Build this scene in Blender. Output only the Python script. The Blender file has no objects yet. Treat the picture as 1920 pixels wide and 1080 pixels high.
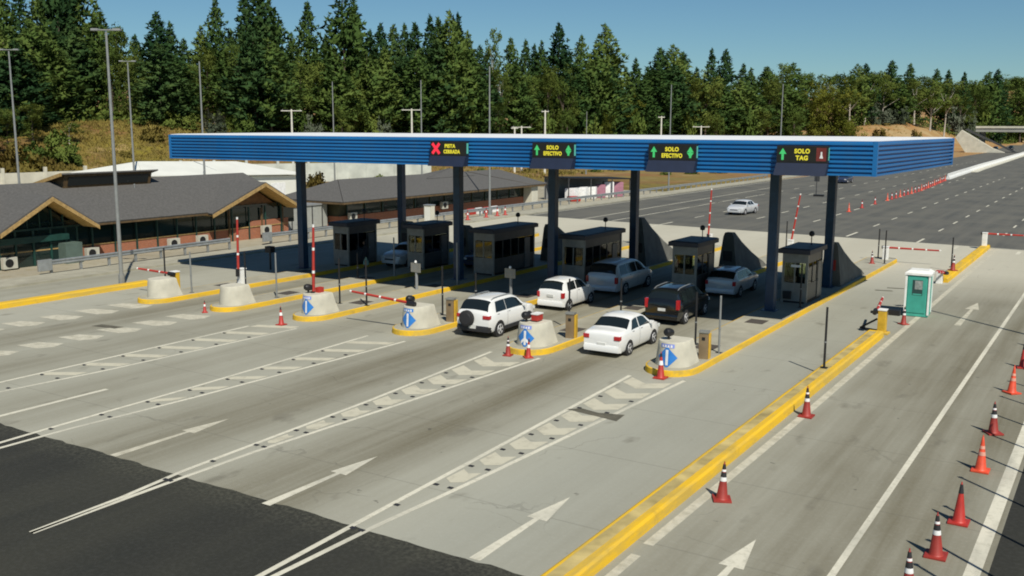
import bpy, bmesh, math, random
from mathutils import Vector, Matrix
R = math.radians
sc = bpy.context.scene
COL = sc.collection
rnd = random.Random(7)

# ------------------------------------------------------------------ materials
MATS = {}
def mat(name, color, rough=.7, metal=0., vary=.12, scale=3., coat=0., emit=None, spec=.5, bump=0., bscale=40., trans=0.):
    if name in MATS: return MATS[name]
    m = bpy.data.materials.new(name); m.use_nodes = True
    nt = m.node_tree; b = nt.nodes['Principled BSDF']
    b.inputs['Roughness'].default_value = rough; b.inputs['Metallic'].default_value = metal
    b.inputs['Specular IOR Level'].default_value = spec
    if coat: b.inputs['Coat Weight'].default_value = coat; b.inputs['Coat Roughness'].default_value = .05
    c = (*color, 1)
    if vary:
        tc = nt.nodes.new('ShaderNodeTexCoord'); nz = nt.nodes.new('ShaderNodeTexNoise')
        nz.inputs['Scale'].default_value = scale; nz.inputs['Detail'].default_value = 5
        nt.links.new(tc.outputs['Object'], nz.inputs['Vector'])
        rp = nt.nodes.new('ShaderNodeValToRGB')
        rp.color_ramp.elements[0].position = .3; rp.color_ramp.elements[1].position = .7
        rp.color_ramp.elements[0].color = (*[v*(1-vary) for v in color], 1)
        rp.color_ramp.elements[1].color = (*[min(1, v*(1+vary)) for v in color], 1)
        nt.links.new(nz.outputs['Fac'], rp.inputs['Fac']); nt.links.new(rp.outputs['Color'], b.inputs['Base Color'])
    else: b.inputs['Base Color'].default_value = c
    if bump:
        n2 = nt.nodes.new('ShaderNodeTexNoise'); n2.inputs['Scale'].default_value = bscale
        bp = nt.nodes.new('ShaderNodeBump'); bp.inputs['Strength'].default_value = bump
        nt.links.new(n2.outputs['Fac'], bp.inputs['Height']); nt.links.new(bp.outputs['Normal'], b.inputs['Normal'])
    if emit:
        b.inputs['Emission Color'].default_value = (*color, 1); b.inputs['Emission Strength'].default_value = emit
    MATS[name] = m; return m

def nn(nt, t, **kw):
    n = nt.nodes.new(t)
    for k, v in kw.items(): setattr(n, k, v)
    return n
def math_(nt, op, a, b=None, c=None, clamp=False):
    n = nt.nodes.new('ShaderNodeMath'); n.operation = op; n.use_clamp = clamp
    for i, v in enumerate((a, b, c)):
        if v is None: continue
        if hasattr(v, 'links') or isinstance(v, bpy.types.NodeSocket): nt.links.new(v, n.inputs[i])
        else: n.inputs[i].default_value = v
    return n.outputs[0]
def noise(nt, vec, scale, detail=4, rough=.55):
    n = nt.nodes.new('ShaderNodeTexNoise'); n.inputs['Scale'].default_value = scale
    n.inputs['Detail'].default_value = detail; n.inputs['Roughness'].default_value = rough
    nt.links.new(vec, n.inputs['Vector']); return n.outputs['Fac']
def stretch(nt, vec, s):
    n = nt.nodes.new('ShaderNodeVectorMath'); n.operation = 'MULTIPLY'; n.inputs[1].default_value = s
    nt.links.new(vec, n.inputs[0]); return n.outputs[0]
def ramp(nt, fac, stops, interp='LINEAR'):
    n = nt.nodes.new('ShaderNodeValToRGB'); r = n.color_ramp; r.interpolation = interp
    while len(r.elements) < len(stops): r.elements.new(.5)
    for e, (p, c) in zip(r.elements, stops):
        e.position = p; e.color = (c, c, c, 1) if not isinstance(c, tuple) else (*c, 1)
    nt.links.new(fac, n.inputs['Fac']); return n.outputs['Color']
def mixc(nt, fac, a, b, blend='MIX'):
    n = nt.nodes.new('ShaderNodeMix'); n.data_type = 'RGBA'; n.blend_type = blend
    if isinstance(fac, (int, float)): n.inputs['Factor'].default_value = fac
    else: nt.links.new(fac, n.inputs['Factor'])
    for k, v in ((6, a), (7, b)):
        if isinstance(v, tuple): n.inputs[k].default_value = (*v, 1)
        else: nt.links.new(v, n.inputs[k])
    return n.outputs[2]

def ground_mat(name, kind):
    m = bpy.data.materials.new(name); m.use_nodes = True; nt = m.node_tree
    b = nt.nodes['Principled BSDF']; b.inputs['Roughness'].default_value = .85; b.inputs['Specular IOR Level'].default_value = .3
    pos = nn(nt, 'ShaderNodeNewGeometry').outputs['Position']
    sep = nn(nt, 'ShaderNodeSeparateXYZ'); nt.links.new(pos, sep.inputs[0]); X, Y = sep.outputs[0], sep.outputs[1]
    big = noise(nt, pos, .22, 5); fine = noise(nt, pos, 9, 6, .7); mid = noise(nt, pos, 1.3, 5)
    if kind == 'concrete':
        streak = noise(nt, stretch(nt, pos, (1.1, .045, 1)), 1., 5, .6)
        streak2 = noise(nt, stretch(nt, pos, (5.5, .09, 1)), 1., 4, .6)
        fx = math_(nt, 'DIVIDE', math_(nt, 'ADD', X, 53.), 52.)
        P = lambda x: (x+53)/52
        lanes = [(-53,.25),(-51.5,.4),(-49.8,.35),(-47.2,.1),(-45,.05),(-43.2,.1),(-41,.5),(-39.8,.65),(-38.7,.45),(-37.4,.1),(-36.2,.4),(-35,.65),(-33.6,.4),(-32.3,.1),
                 (-31,.25),(-29.3,.45),(-27.7,.3),(-26.3,.1),(-25.2,.4),(-23.6,.78),(-22.2,.72),(-21,.35),(-20.1,.1),(-19,.45),(-17.6,.85),(-16.5,.8),(-15.4,.35),(-14,.05),(-12.8,.05),(-11,.22),(-9.3,.25),(-5,.78)]
        lane = ramp(nt, fx, [(P(x), v) for x, v in lanes])
        st = math_(nt, 'MULTIPLY', math_(nt, 'SUBTRACT', streak, .28), 2.3, clamp=True)
        dirt = math_(nt, 'MULTIPLY', lane, math_(nt, 'ADD', math_(nt, 'MULTIPLY', st, .75), .48), clamp=True)
        dirt = math_(nt, 'ADD', dirt, math_(nt, 'MULTIPLY', math_(nt, 'SUBTRACT', streak2, .5), .2), clamp=True)
        dirt = math_(nt, 'ADD', dirt, math_(nt, 'MULTIPLY', math_(nt, 'SUBTRACT', big, .5), .5), clamp=True)
        c = mixc(nt, dirt, (.365, .358, .29), (.142, .126, .08))
        c = mixc(nt, math_(nt, 'MULTIPLY', ramp(nt, fx, [(P(-14), 0.), (P(-12), .5), (P(-9), .4), (P(-7.5), 0.)]), .7), c, (.285, .292, .25))
        blot = ramp(nt, noise(nt, stretch(nt, pos, (1, .5, 1)), .9, 3), [(.63, 0.), (.74, .55)])
        c = mixc(nt, blot, c, (.13, .12, .09))
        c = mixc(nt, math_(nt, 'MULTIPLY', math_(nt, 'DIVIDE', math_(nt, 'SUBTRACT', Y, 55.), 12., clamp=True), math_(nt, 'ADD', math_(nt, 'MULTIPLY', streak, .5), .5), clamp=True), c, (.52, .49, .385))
        # slab joints
        jy = math_(nt, 'LESS_THAN', math_(nt, 'FRACT', math_(nt, 'DIVIDE', math_(nt, 'ADD', Y, 400.), 4.6)), .012)
        c = mixc(nt, math_(nt, 'MULTIPLY', jy, .22), c, (.09, .085, .07))
        dv = nn(nt, 'ShaderNodeVectorMath', operation='ADD'); nzc = nn(nt, 'ShaderNodeTexNoise'); nzc.inputs['Scale'].default_value = .8; nzc.inputs['Detail'].default_value = 5; nt.links.new(pos, nzc.inputs['Vector'])
        nt.links.new(pos, dv.inputs[0]); nt.links.new(nzc.outputs['Color'], dv.inputs[1]); vo = nn(nt, 'ShaderNodeTexVoronoi', feature='DISTANCE_TO_EDGE'); vo.inputs['Scale'].default_value = .19; nt.links.new(dv.outputs[0], vo.inputs['Vector'])
        ck = math_(nt, 'MULTIPLY', math_(nt, 'LESS_THAN', vo.outputs['Distance'], .0035), ramp(nt, noise(nt, pos, .35, 2), [(.52, 0.), (.62, .24)]))
        c = mixc(nt, ck, c, (.08, .075, .06))
        spots = ramp(nt, noise(nt, pos, 2.6, 2), [(.73, 0.), (.78, .75)])
        c = mixc(nt, spots, c, (.08, .075, .06))
        c = mixc(nt, math_(nt, 'MULTIPLY', math_(nt, 'SUBTRACT', fine, .5), .5, clamp=True), c, (.5, .5, .45))
    elif kind == 'asphalt':
        streak = noise(nt, stretch(nt, pos, (1.1, .04, 1)), 1., 5, .6)
        c = ramp(nt, streak, [(.3, (.044, .046, .044)), (.7, (.078, .077, .068))])
        c = mixc(nt, ramp(nt, big, [(.4, 0.), (.62, .6)]), c, (.086, .084, .072))
        if name == 'new_asphalt':
            du = math_(nt, 'MULTIPLY', math_(nt, 'SUBTRACT', 1.1, math_(nt, 'ABSOLUTE', math_(nt, 'SUBTRACT', Y, 15.8)), clamp=True), ramp(nt, fine, [(.42, 0.), (.65, .30)]))
            wt = ramp(nt, noise(nt, stretch(nt, pos, (.55, .03, 1)), 1., 3), [(.42, 0.), (.6, .7)]); c = mixc(nt, wt, c, (.05, .05, .047)); c = mixc(nt, du, c, (.30, .29, .23))
        c = mixc(nt, 1., c, (.50, .50, .42) if name == 'new_asphalt' else (1.68, 1.64, 1.55), 'MULTIPLY')
        c = mixc(nt, math_(nt, 'MULTIPLY', math_(nt, 'SUBTRACT', fine, .45), .3, clamp=True), c, (.2, .2, .19))
    elif kind == 'paint':
        w = ramp(nt, noise(nt, pos, 5, 6, .7), [(.36, .55), (.5, 0.)])
        w2 = ramp(nt, noise(nt, stretch(nt, pos, (2, .3, 1)), 1., 4), [(.45, 0.), (.7, .6)])
        c = mixc(nt, w, (.64, .61, .49), (.40, .38, .29)); c = mixc(nt, w2, c, (.34, .33, .27))
    elif kind == 'cream':
        w = ramp(nt, noise(nt, pos, 2.2, 6, .7), [(.33, .75), (.5, .12)])
        c = mixc(nt, w, (.55, .52, .40), (.37, .345, .265))
    elif kind == 'faint':
        w = ramp(nt, noise(nt, pos, 3, 6, .7), [(.35, .8), (.58, .1)])
        c = mixc(nt, w, (.56, .53, .42), (.34, .32, .24))
    elif kind == 'yellow':
        w = ramp(nt, noise(nt, stretch(nt, pos, (3, .5, 3)), 1., 6, .7), [(.38, .75), (.56, 0.)])
        c = mixc(nt, w, (.72, .44, .022), (.46, .33, .08)); c = mixc(nt, ramp(nt, mid, [(.6, 0.), (.8, .55)]), c, (.22, .17, .06))
    elif kind == 'slab':
        c = ramp(nt, mid, [(.3, (.31, .295, .23)), (.7, (.42, .40, .31))])
        c = mixc(nt, ramp(nt, big, [(.45, 0.), (.7, .5)]), c, (.24, .22, .16))
    elif kind == 'yard':
        c = ramp(nt, big, [(.3, (.30, .27, .20)), (.7, (.38, .35, .26))]); c = mixc(nt, ramp(nt, mid, [(.5, 0.), (.7, .6)]), c, (.24, .20, .11))
    else:  # dry earth and grass
        h = noise(nt, pos, .045, 6, .6)
        c = ramp(nt, h, [(.34, (.22, .10, .036)), (.44, (.20, .115, .036)), (.5, (.19, .135, .026)), (.58, (.19, .155, .020)), (.72, (.085, .085, .016))])
        c = mixc(nt, ramp(nt, noise(nt, pos, .6, 5, .7), [(.42, 0.), (.62, .85)]), c, (.105, .078, .025))
        c = mixc(nt, ramp(nt, noise(nt, pos, .12, 5, .6), [(.58, 0.), (.66, .7)]), c, (.33, .23, .10))
        og = ramp(nt, noise(nt, pos, .09, 5, .6), [(.35, (.40, .19, .07)), (.5, (.36, .22, .09)), (.65, (.42, .30, .15))])
        c = mixc(nt, math_(nt, 'MULTIPLY', math_(nt, 'DIVIDE', math_(nt, 'SUBTRACT', Y, 130.), 130., clamp=True), .85), c, og)
    nt.links.new(c, b.inputs['Base Color'])
    bp = nn(nt, 'ShaderNodeBump'); bp.inputs['Strength'].default_value = .25; bp.inputs['Distance'].default_value = .02
    nt.links.new(fine, bp.inputs['Height']); nt.links.new(bp.outputs['Normal'], b.inputs['Normal'])
    return m

def leaf_mat(name, c0, c1, c2):
    m = bpy.data.materials.new(name); m.use_nodes = True; nt = m.node_tree
    for n in list(nt.nodes): nt.nodes.remove(n)
    out = nn(nt, 'ShaderNodeOutputMaterial'); geo = nn(nt, 'ShaderNodeNewGeometry'); inf = nn(nt, 'ShaderNodeObjectInfo')
    nz = noise(nt, geo.outputs['Position'], .28, 4)
    f = math_(nt, 'ADD', math_(nt, 'MULTIPLY', math_(nt, 'SUBTRACT', nz, .5), 1.3), math_(nt, 'ADD', math_(nt, 'MULTIPLY', inf.outputs['Random'], .55), .22), clamp=True)
    c = ramp(nt, f, [(.1, c0), (.5, c1), (.9, c2)])
    d = nn(nt, 'ShaderNodeBsdfDiffuse'); t = nn(nt, 'ShaderNodeBsdfTranslucent'); mx = nn(nt, 'ShaderNodeMixShader'); mx.inputs[0].default_value = .22
    nt.links.new(c, d.inputs[0]); nt.links.new(c, t.inputs[0]); nt.links.new(d.outputs[0], mx.inputs[1]); nt.links.new(t.outputs[0], mx.inputs[2])
    nt.links.new(mx.outputs[0], out.inputs[0]); return m

CONC = ground_mat('concrete_paving', 'concrete'); ASPH = ground_mat('new_asphalt', 'asphalt'); OLDASPH = ground_mat('old_asphalt', 'asphalt'); PAINT = ground_mat('white_road_paint', 'paint')
FAINT = ground_mat('worn_road_paint', 'faint'); CREAM = ground_mat('cream_road_paint', 'cream'); YEL = ground_mat('yellow_kerb_paint', 'yellow'); SLAB = ground_mat('pale_concrete', 'slab')
YARD = ground_mat('yard_gravel', 'yard'); EARTH = ground_mat('dry_earth_grass', 'earth')
PINE = leaf_mat('pine_needles', (.032, .068, .022), (.074, .122, .032), (.142, .188, .046))
DARKPINE = leaf_mat('dark_pine_needles', (.018, .046, .020), (.044, .086, .030), (.090, .138, .042))
LEAF = leaf_mat('olive_leaves', (.052, .086, .022), (.100, .142, .032), (.165, .196, .046))
LIME = leaf_mat('yellow_green_leaves', (.065, .082, .014), (.112, .128, .02), (.165, .172, .032))
GREYLEAF = leaf_mat('grey_green_leaves', (.05, .065, .04), (.095, .115, .075), (.16, .175, .13))
DRYGRASS = leaf_mat('dry_grass_blades', (.20, .15, .045), (.29, .235, .065), (.38, .31, .11))
DRYBUSH = leaf_mat('dry_bush_leaves', (.09, .065, .02), (.14, .11, .03), (.18, .15, .04))
BARK = mat('bark', (.10, .075, .055), .9, vary=.4, scale=6); PALEBARK = mat('pale_bark', (.42, .38, .32), .9, vary=.3, scale=5)
M_white = mat('white_paint', (.78, .78, .74), .5); M_blue = mat('blue_sheet_metal', (.008, .145, .39), .42, vary=.10, scale=1.2)
def weathered_blue():
    nt = M_blue.node_tree; b = nt.nodes['Principled BSDF']; tc = nn(nt, 'ShaderNodeTexCoord'); v = tc.outputs['Object']
    st = ramp(nt, noise(nt, stretch(nt, v, (2.2, 2.2, .25)), 1., 5, .65), [(.42, 0.), (.75, .55)]); pn = nn(nt, 'ShaderNodeTexNoise'); pn.inputs['Scale'].default_value = .22; nt.links.new(v, pn.inputs['Vector'])
    c = ramp(nt, pn.outputs['Fac'], [(.35, (.007, .13, .36)), (.65, (.012, .16, .42))]); c = mixc(nt, st, c, (.035, .15, .33)); nt.links.new(c, b.inputs['Base Color'])
weathered_blue()
M_navy = mat('navy_paint', (.014, .046, .095), .4, vary=.2); M_black = mat('black_paint', (.012, .012, .013), .5)
M_steel = mat('galvanised_steel', (.40, .42, .42), .45, .6, vary=.15); M_grey = mat('grey_paint', (.24, .25, .25), .55)
M_red = mat('red_plastic', (.40, .032, .022), .5); M_orange = mat('orange_plastic', (.66, .075, .03), .5, vary=.2, scale=6); M_dkorange = mat('faded_dark_orange_plastic', (.30, .032, .022), .55, vary=.2)
M_rubber = mat('black_rubber', (.018, .018, .018), .85); M_glass = mat('dark_glass', (.010, .014, .014), .06, vary=0, spec=.7)
M_alu = mat('brushed_aluminium', (.25, .25, .225), .45, .2, vary=.15); M_panel = mat('dark_steel_panel', (.085, .085, .085), .4, .4, vary=.15)
M_bgl = mat('booth_glass', (.035, .04, .036), .08, vary=0, spec=.6); M_lit = mat('pale_interior_panel', (.62, .58, .34), .6, vary=.25, scale=4)
M_roofbooth = mat('dark_roof_sheet', (.035, .037, .05), .5, vary=.2); M_shingle = mat('grey_shingles', (.092, .089, .083), .9, vary=.22, scale=7, bump=.6, bscale=25)
def see_through(name, tint, k):
    m = bpy.data.materials.new(name); m.use_nodes = True; nt = m.node_tree
    for n in list(nt.nodes): nt.nodes.remove(n)
    o = nt.nodes.new('ShaderNodeOutputMaterial'); t = nt.nodes.new('ShaderNodeBsdfTransparent'); g_ = nt.nodes.new('ShaderNodeBsdfGlossy'); mx = nt.nodes.new('ShaderNodeMixShader'); fr = nt.nodes.new('ShaderNodeFresnel')
    t.inputs[0].default_value = (*tint, 1); g_.inputs['Roughness'].default_value = .03; fr.inputs[0].default_value = 1.5
    nt.links.new(fr.outputs[0], mx.inputs[0]); nt.links.new(t.outputs[0], mx.inputs[1]); nt.links.new(g_.outputs[0], mx.inputs[2]); nt.links.new(mx.outputs[0], o.inputs[0]); return m
M_clear = see_through('clear_booth_glass', (.72, .76, .66), 1)
M_brick = None
M_timber = mat('varnished_timber', (.38, .25, .095), .6, vary=.25, scale=5); M_dktimber = mat('dark_timber', (.11, .07, .03), .7, vary=.3)
M_green = mat('green_window_frame', (.012, .050, .040), .4, vary=.2); M_gglass = mat('greenish_glass', (.010, .022, .020), .07, vary=.3, scale=.6, spec=.6)
M_teal = mat('teal_plastic', (.06, .38, .29), .5, vary=.08); M_yel = mat('yellow_paint', (.62, .38, .03), .5, vary=.2)
M_sblue = mat('blue_sign_face', (.03, .20, .58), .4); M_swhite = mat('white_sign_face', (.80, .80, .78), .4); M_lilac = mat('violet_blue_sign_face', (.22, .28, .66), .4)
M_block = mat('cast_concrete', (.52, .495, .40), .85, vary=.12, scale=1.8, bump=.2, bscale=12)
M_wedge = mat('dark_concrete', (.115, .115, .10), .85, vary=.25, scale=1.5); M_cream = mat('cream_sheet_metal', (.74, .74, .66), .5, vary=.06, scale=.4)  # wedge concrete: one darker grey, mildly mottled
M_wall = mat('cream_wall', (.56, .54, .44), .8, vary=.15, scale=.6); M_pole = mat('galvanised_pole', (.27, .28, .27), .5, .3, vary=.1)
M_conpole = mat('concrete_pole', (.66, .64, .56), .8); M_skin = mat('skin', (.34, .19, .12), .6); M_cloth = mat('dark_cloth', (.02, .022, .03), .9); M_hair = mat('dark_hair', (.015, .012, .01), .8)
M_screen = mat('display_screen', (.016, .016, .012), .35); M_ledY = mat('yellow_led', (.75, .66, .04), .5, vary=0, emit=.18); M_ledG = mat('green_led', (.06, .55, .16), .5, vary=0, emit=.16); M_ledR = mat('red_led', (.85, .03, .06), .5, vary=0, emit=.35)
M_grate = mat('iron_grate', (.10, .085, .07), .7, .3); M_tail = mat('red_lamp_lens', (.42, .015, .02), .15, vary=0, coat=.5); M_head = mat('clear_lamp_lens', (.62, .64, .62), .1, vary=0, coat=.6)
M_plate = mat('number_plate', (.62, .62, .58), .5); M_rim = mat('alloy_rim', (.62, .62, .62), .35, .2); M_trim = mat('black_trim', (.022, .022, .024), .6)
M_palegreen = mat('pale_green_bag', (.32, .45, .34), .7); M_magenta = mat('dull_magenta', (.34, .15, .20), .7)
def brick_mat():
    m = bpy.data.materials.new('brick_facing'); m.use_nodes = True; nt = m.node_tree; b = nt.nodes['Principled BSDF']; b.inputs['Roughness'].default_value = .85
    geo = nn(nt, 'ShaderNodeNewGeometry'); sp = nn(nt, 'ShaderNodeSeparateXYZ'); nt.links.new(geo.outputs['Position'], sp.inputs[0])
    cb = nn(nt, 'ShaderNodeCombineXYZ'); nt.links.new(sp.outputs[1], cb.inputs[0]); nt.links.new(sp.outputs[2], cb.inputs[1])
    br = nn(nt, 'ShaderNodeTexBrick'); br.inputs['Scale'].default_value = 3.2; nt.links.new(cb.outputs[0], br.inputs['Vector'])
    br.inputs['Color1'].default_value = (.37, .125, .058, 1); br.inputs['Color2'].default_value = (.29, .10, .05, 1); br.inputs['Mortar'].default_value = (.30, .22, .16, 1); br.inputs['Mortar Size'].default_value = .015
    nt.links.new(br.outputs['Color'], b.inputs['Base Color']); return m
M_brick = brick_mat()

# ------------------------------------------------------------------ mesh helper
class B:
    def __init__(s): s.bm = bmesh.new(); s.mi = 0; s.X = Matrix()
    def v(s, p): return s.bm.verts.new(s.X @ Vector(p))
    def f(s, vs):
        try: fc = s.bm.faces.new(vs)
        except ValueError: return None
        fc.material_index = s.mi; return fc
    def poly(s, pts): return s.f([s.v(p) for p in pts])
    def box(s, c, d, rz=0., bev=0.):
        m = Matrix.Translation(c) @ Matrix.Rotation(rz, 4, 'Z')
        x, y, z = d[0]/2, d[1]/2, d[2]/2
        vs = [s.v(m @ Vector(p)) for p in ((-x,-y,-z),(x,-y,-z),(x,y,-z),(-x,y,-z),(-x,-y,z),(x,-y,z),(x,y,z),(-x,y,z))]
        fs = [s.f([vs[i] for i in q]) for q in ((3,2,1,0),(4,5,6,7),(0,1,5,4),(1,2,6,5),(2,3,7,6),(3,0,4,7))]
        if bev:
            es = {e for f in fs for e in f.edges}
            r = bmesh.ops.bevel(s.bm, geom=list(es), offset=bev, segments=2, affect='EDGES', profile=.7)
            for f in r['faces']: f.material_index = s.mi
        return s
    def span(s, a, b, bev=0.):
        return s.box([(a[i]+b[i])/2 for i in range(3)], [abs(b[i]-a[i]) for i in range(3)], 0., bev)
    def tube(s, p0, p1, r0, r1=None, n=8, cap=True):
        r1 = r0 if r1 is None else r1; p0, p1 = Vector(p0), Vector(p1); d = (p1-p0).normalized()
        a = d.orthogonal().normalized(); b = d.cross(a)
        A = [s.v(p0+(a*math.cos(t)+b*math.sin(t))*r0) for t in [i*2*math.pi/n for i in range(n)]]
        C = [s.v(p1+(a*math.cos(t)+b*math.sin(t))*r1) for t in [i*2*math.pi/n for i in range(n)]]
        for i in range(n): s.f([A[i], A[(i+1)%n], C[(i+1)%n], C[i]])
        if cap: s.f(A[::-1]); s.f(C)
        return s
    def lathe(s, prof, n=16, c=(0,0,0)):
        rings = [[s.v((c[0]+r*math.cos(2*math.pi*i/n), c[1]+r*math.sin(2*math.pi*i/n), c[2]+z)) for i in range(n)] for r, z in prof]
        for A, C in zip(rings, rings[1:]):
            for i in range(n): s.f([A[i], A[(i+1)%n], C[(i+1)%n], C[i]])
        s.f(rings[0][::-1]); s.f(rings[-1]); return s
    def prism(s, pts, z0, z1):
        A = [s.v((x, y, z0)) for x, y in pts]; C = [s.v((x, y, z1)) for x, y in pts]; n = len(pts)
        for i in range(n): s.f([A[i], A[(i+1)%n], C[(i+1)%n], C[i]])
        s.f(A[::-1]); s.f(C); return s
    def loft(s, rings, closed=True, caps=True):
        V = [[s.v(p) for p in r] for r in rings]; n = len(V[0])
        for A, C in zip(V, V[1:]):
            for i in range(n if closed else n-1): s.f([A[i], A[(i+1)%n], C[(i+1)%n], C[i]])
        if caps and closed: s.f(V[0][::-1]); s.f(V[-1])
        return s
    def build(s, name, mats, parent=None, smooth=False, normals=True):
        if normals: bmesh.ops.recalc_face_normals(s.bm, faces=s.bm.faces[:])
        me = bpy.data.meshes.new(name); s.bm.to_mesh(me); s.bm.free()
        for m in (mats if isinstance(mats, (list, tuple)) else [mats]): me.materials.append(m)
        if smooth:
            for p in me.polygons: p.use_smooth = True
            try: me.set_sharp_from_angle(angle=R(smooth if smooth is not True else 40))
            except Exception: pass
        o = bpy.data.objects.new(name, me); COL.objects.link(o)
        if parent is not None: o.parent = parent
        return o

def tag(o, label=None, cat=None, group=None, kind=None):
    for k, v in (('label', label), ('category', cat), ('group', group), ('kind', kind)):
        if v: o[k] = v
    return o
def thing(name, label, cat, loc=(0,0,0), rz=0., group=None):
    o = bpy.data.objects.new(name, None); COL.objects.link(o); o.empty_display_size = .3
    o.location = loc; o.rotation_euler = (0, 0, rz); return tag(o, label, cat, group)
KIDS = {}
def dup(root, loc, rz=0., label=None, group=None, scale=None):
    kids = KIDS.get(root.name) or [c for c in root.children]; KIDS[root.name] = kids
    r = root.copy(); COL.objects.link(r); r.location = loc; r.rotation_euler = (0, 0, rz)
    if scale: r.scale = scale
    if label: r['label'] = label
    if group: r['group'] = group
    for ch in kids:
        c = ch.copy(); COL.objects.link(c); c.parent = r
        sub = KIDS.get(ch.name) or [g for g in ch.children]; KIDS[ch.name] = sub
        for g in sub:
            d = g.copy(); COL.objects.link(d); d.parent = c
    return r
def struct(o): o['kind'] = 'structure'; return o
ORD = ['', 'first', 'second', 'third', 'fourth', 'fifth', 'sixth', 'seventh', 'eighth', 'ninth', 'tenth', 'eleventh', 'twelfth', 'thirteenth', 'fourteenth', 'fifteenth', 'sixteenth', 'seventeenth', 'eighteenth', 'nineteenth', 'twentieth', 'twenty-first', 'twenty-second', 'twenty-third', 'twenty-fourth', 'twenty-fifth', 'twenty-sixth', 'twenty-seventh', 'twenty-eighth', 'twenty-ninth', 'thirtieth']

# ------------------------------------------------------------------ camera, sun, sky
F = 1821.8; CH = 9.0; YAW = 32.387
cam = bpy.data.cameras.new('camera'); co = bpy.data.objects.new('camera', cam); COL.objects.link(co); sc.camera = co
cam.sensor_width = 36; cam.lens = 36*F/1920; cam.clip_end = 6000; cam.clip_start = .1
rx, uy, fw = Vector((.8441609, .53608047, .00317763)), Vector((-.0904743, .13662162, .98648311)), Vector((-.5284002, .83303797, -.16383214))
co.matrix_world = Matrix(((rx.x, uy.x, -fw.x, 0), (rx.y, uy.y, -fw.y, 0), (rx.z, uy.z, -fw.z, CH), (0, 0, 0, 1)))
def spot(px, dist):     # plan position at a bearing (photo column) and a distance from the camera's foot
    d = rx*(px-960)+uy*310+fw*F; k = dist/math.hypot(d.x, d.y); return (d.x*k, d.y*k)
def horizon(px): return 235. + (px-200)*.0032
SUN_EL, SUN_AZ = 49.0, 129.7       # azimuth clockwise from +Y
sl = bpy.data.lights.new('sun', 'SUN'); so = bpy.data.objects.new('sun', sl); COL.objects.link(so)
sl.energy = 4.9; sl.angle = R(.5); sl.color = (1, .95, .85)
sd = Vector((math.sin(R(SUN_AZ))*math.cos(R(SUN_EL)), math.cos(R(SUN_AZ))*math.cos(R(SUN_EL)), math.sin(R(SUN_EL))))
so.rotation_euler = (-sd).to_track_quat('-Z', 'Y').to_euler(); so.location = (40, -30, 80)
w = bpy.data.worlds.new('World'); sc.world = w; w.use_nodes = True; nt = w.node_tree
sky = nt.nodes.new('ShaderNodeTexSky'); sky.sky_type = 'NISHITA'; sky.sun_disc = False
sky.sun_elevation = R(SUN_EL); sky.sun_rotation = R(SUN_AZ); sky.altitude = 300; sky.air_density = 1.; sky.dust_density = .0; sky.ozone_density = 3.2
tint = mixc(nt, 1., sky.outputs[0], (.76, 1.04, 1.14), 'MULTIPLY'); nt.links.new(tint, nt.nodes['Background'].inputs[0]); nt.nodes['Background'].inputs[1].default_value = .058
sc.view_settings.view_transform = 'Standard'; sc.view_settings.look = 'None'; sc.view_settings.gamma = 1; sc.view_settings.exposure = 0
sc.cycles.max_bounces = 6; sc.cycles.filter_width = 1.9; sc.cycles.transparent_max_bounces = 12

# ------------------------------------------------------------------ terrain
TAB = [(-1200, 90, 130, 5), (-400, 110, 150, 6), (0, 162, 200, 6.5), (150, 172, 210, 9), (300, 178, 210, 10), (450, 185, 212, 8.5), (700, 205, 235, 6), (1000, 240, 270, 5),
       (1300, 300, 335, 5), (1550, 370, 420, 8), (1700, 410, 470, 12), (1800, 450, 520, 13), (1920, 540, 640, 16), (2300, 700, 800, 20)]
def pxof(x, y):
    a = math.atan2(-x, y)-R(YAW); a = max(-1.35, min(1.2, a)); return 960-F*math.tan(a)*1.0
def tab(px, k):
    if px <= TAB[0][0]: return TAB[0][k]
    for a, b in zip(TAB, TAB[1:]):
        if px <= b[0]: t = (px-a[0])/(b[0]-a[0]); return a[k]*(1-t)+b[k]*t
    return TAB[-1][k]
def sm(a, b, t): t = max(0, min(1, (t-a)/(b-a))); return t*t*(3-2*t)
def terrain(x, y):
    px = pxof(x, y); d = math.hypot(x, y); d0, d1, z1 = tab(px, 1), tab(px, 2), tab(px, 3)
    z = z1*sm(d0, d1, d)+max(0, d-d1)*.035
    if px > 1500: z += 17*sm(650, 1000, d)*sm(1500, 2000, px)
    z += .6*math.sin(x*.11+y*.05)*math.cos(y*.09-x*.03)*sm(d0, d1, d)
    corr = sm(64, 92, -x) if x < 0 else sm(30, 70, x)
    if y < 0: corr = max(corr*.2, 0)
    return -.06+z*corr
g = B(); rings = [0, 15, 30, 50, 70, 90, 105, 120]+[130+8*i for i in range(42)]+[480, 510, 545, 590, 640, 700, 780, 900, 1100, 1400, 1900, 2600]
NA = 300; prev = None
for d in rings:
    row = []
    for i in range(NA):
        a = 2*math.pi*i/NA; x, y = -d*math.sin(a), d*math.cos(a); row.append(g.v((x, y, terrain(x, y))))
    if prev:
        for i in range(NA): g.f([prev[i], prev[(i+1)%NA], row[(i+1)%NA], row[i]])
    prev = row
struct(g.build('ground', EARTH, smooth=60))
def sheet(name, polys, z, m):
    b = B()
    for p in polys: b.poly([(x, y, z) for x, y in p])
    return struct(b.build(name, m))
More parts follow.
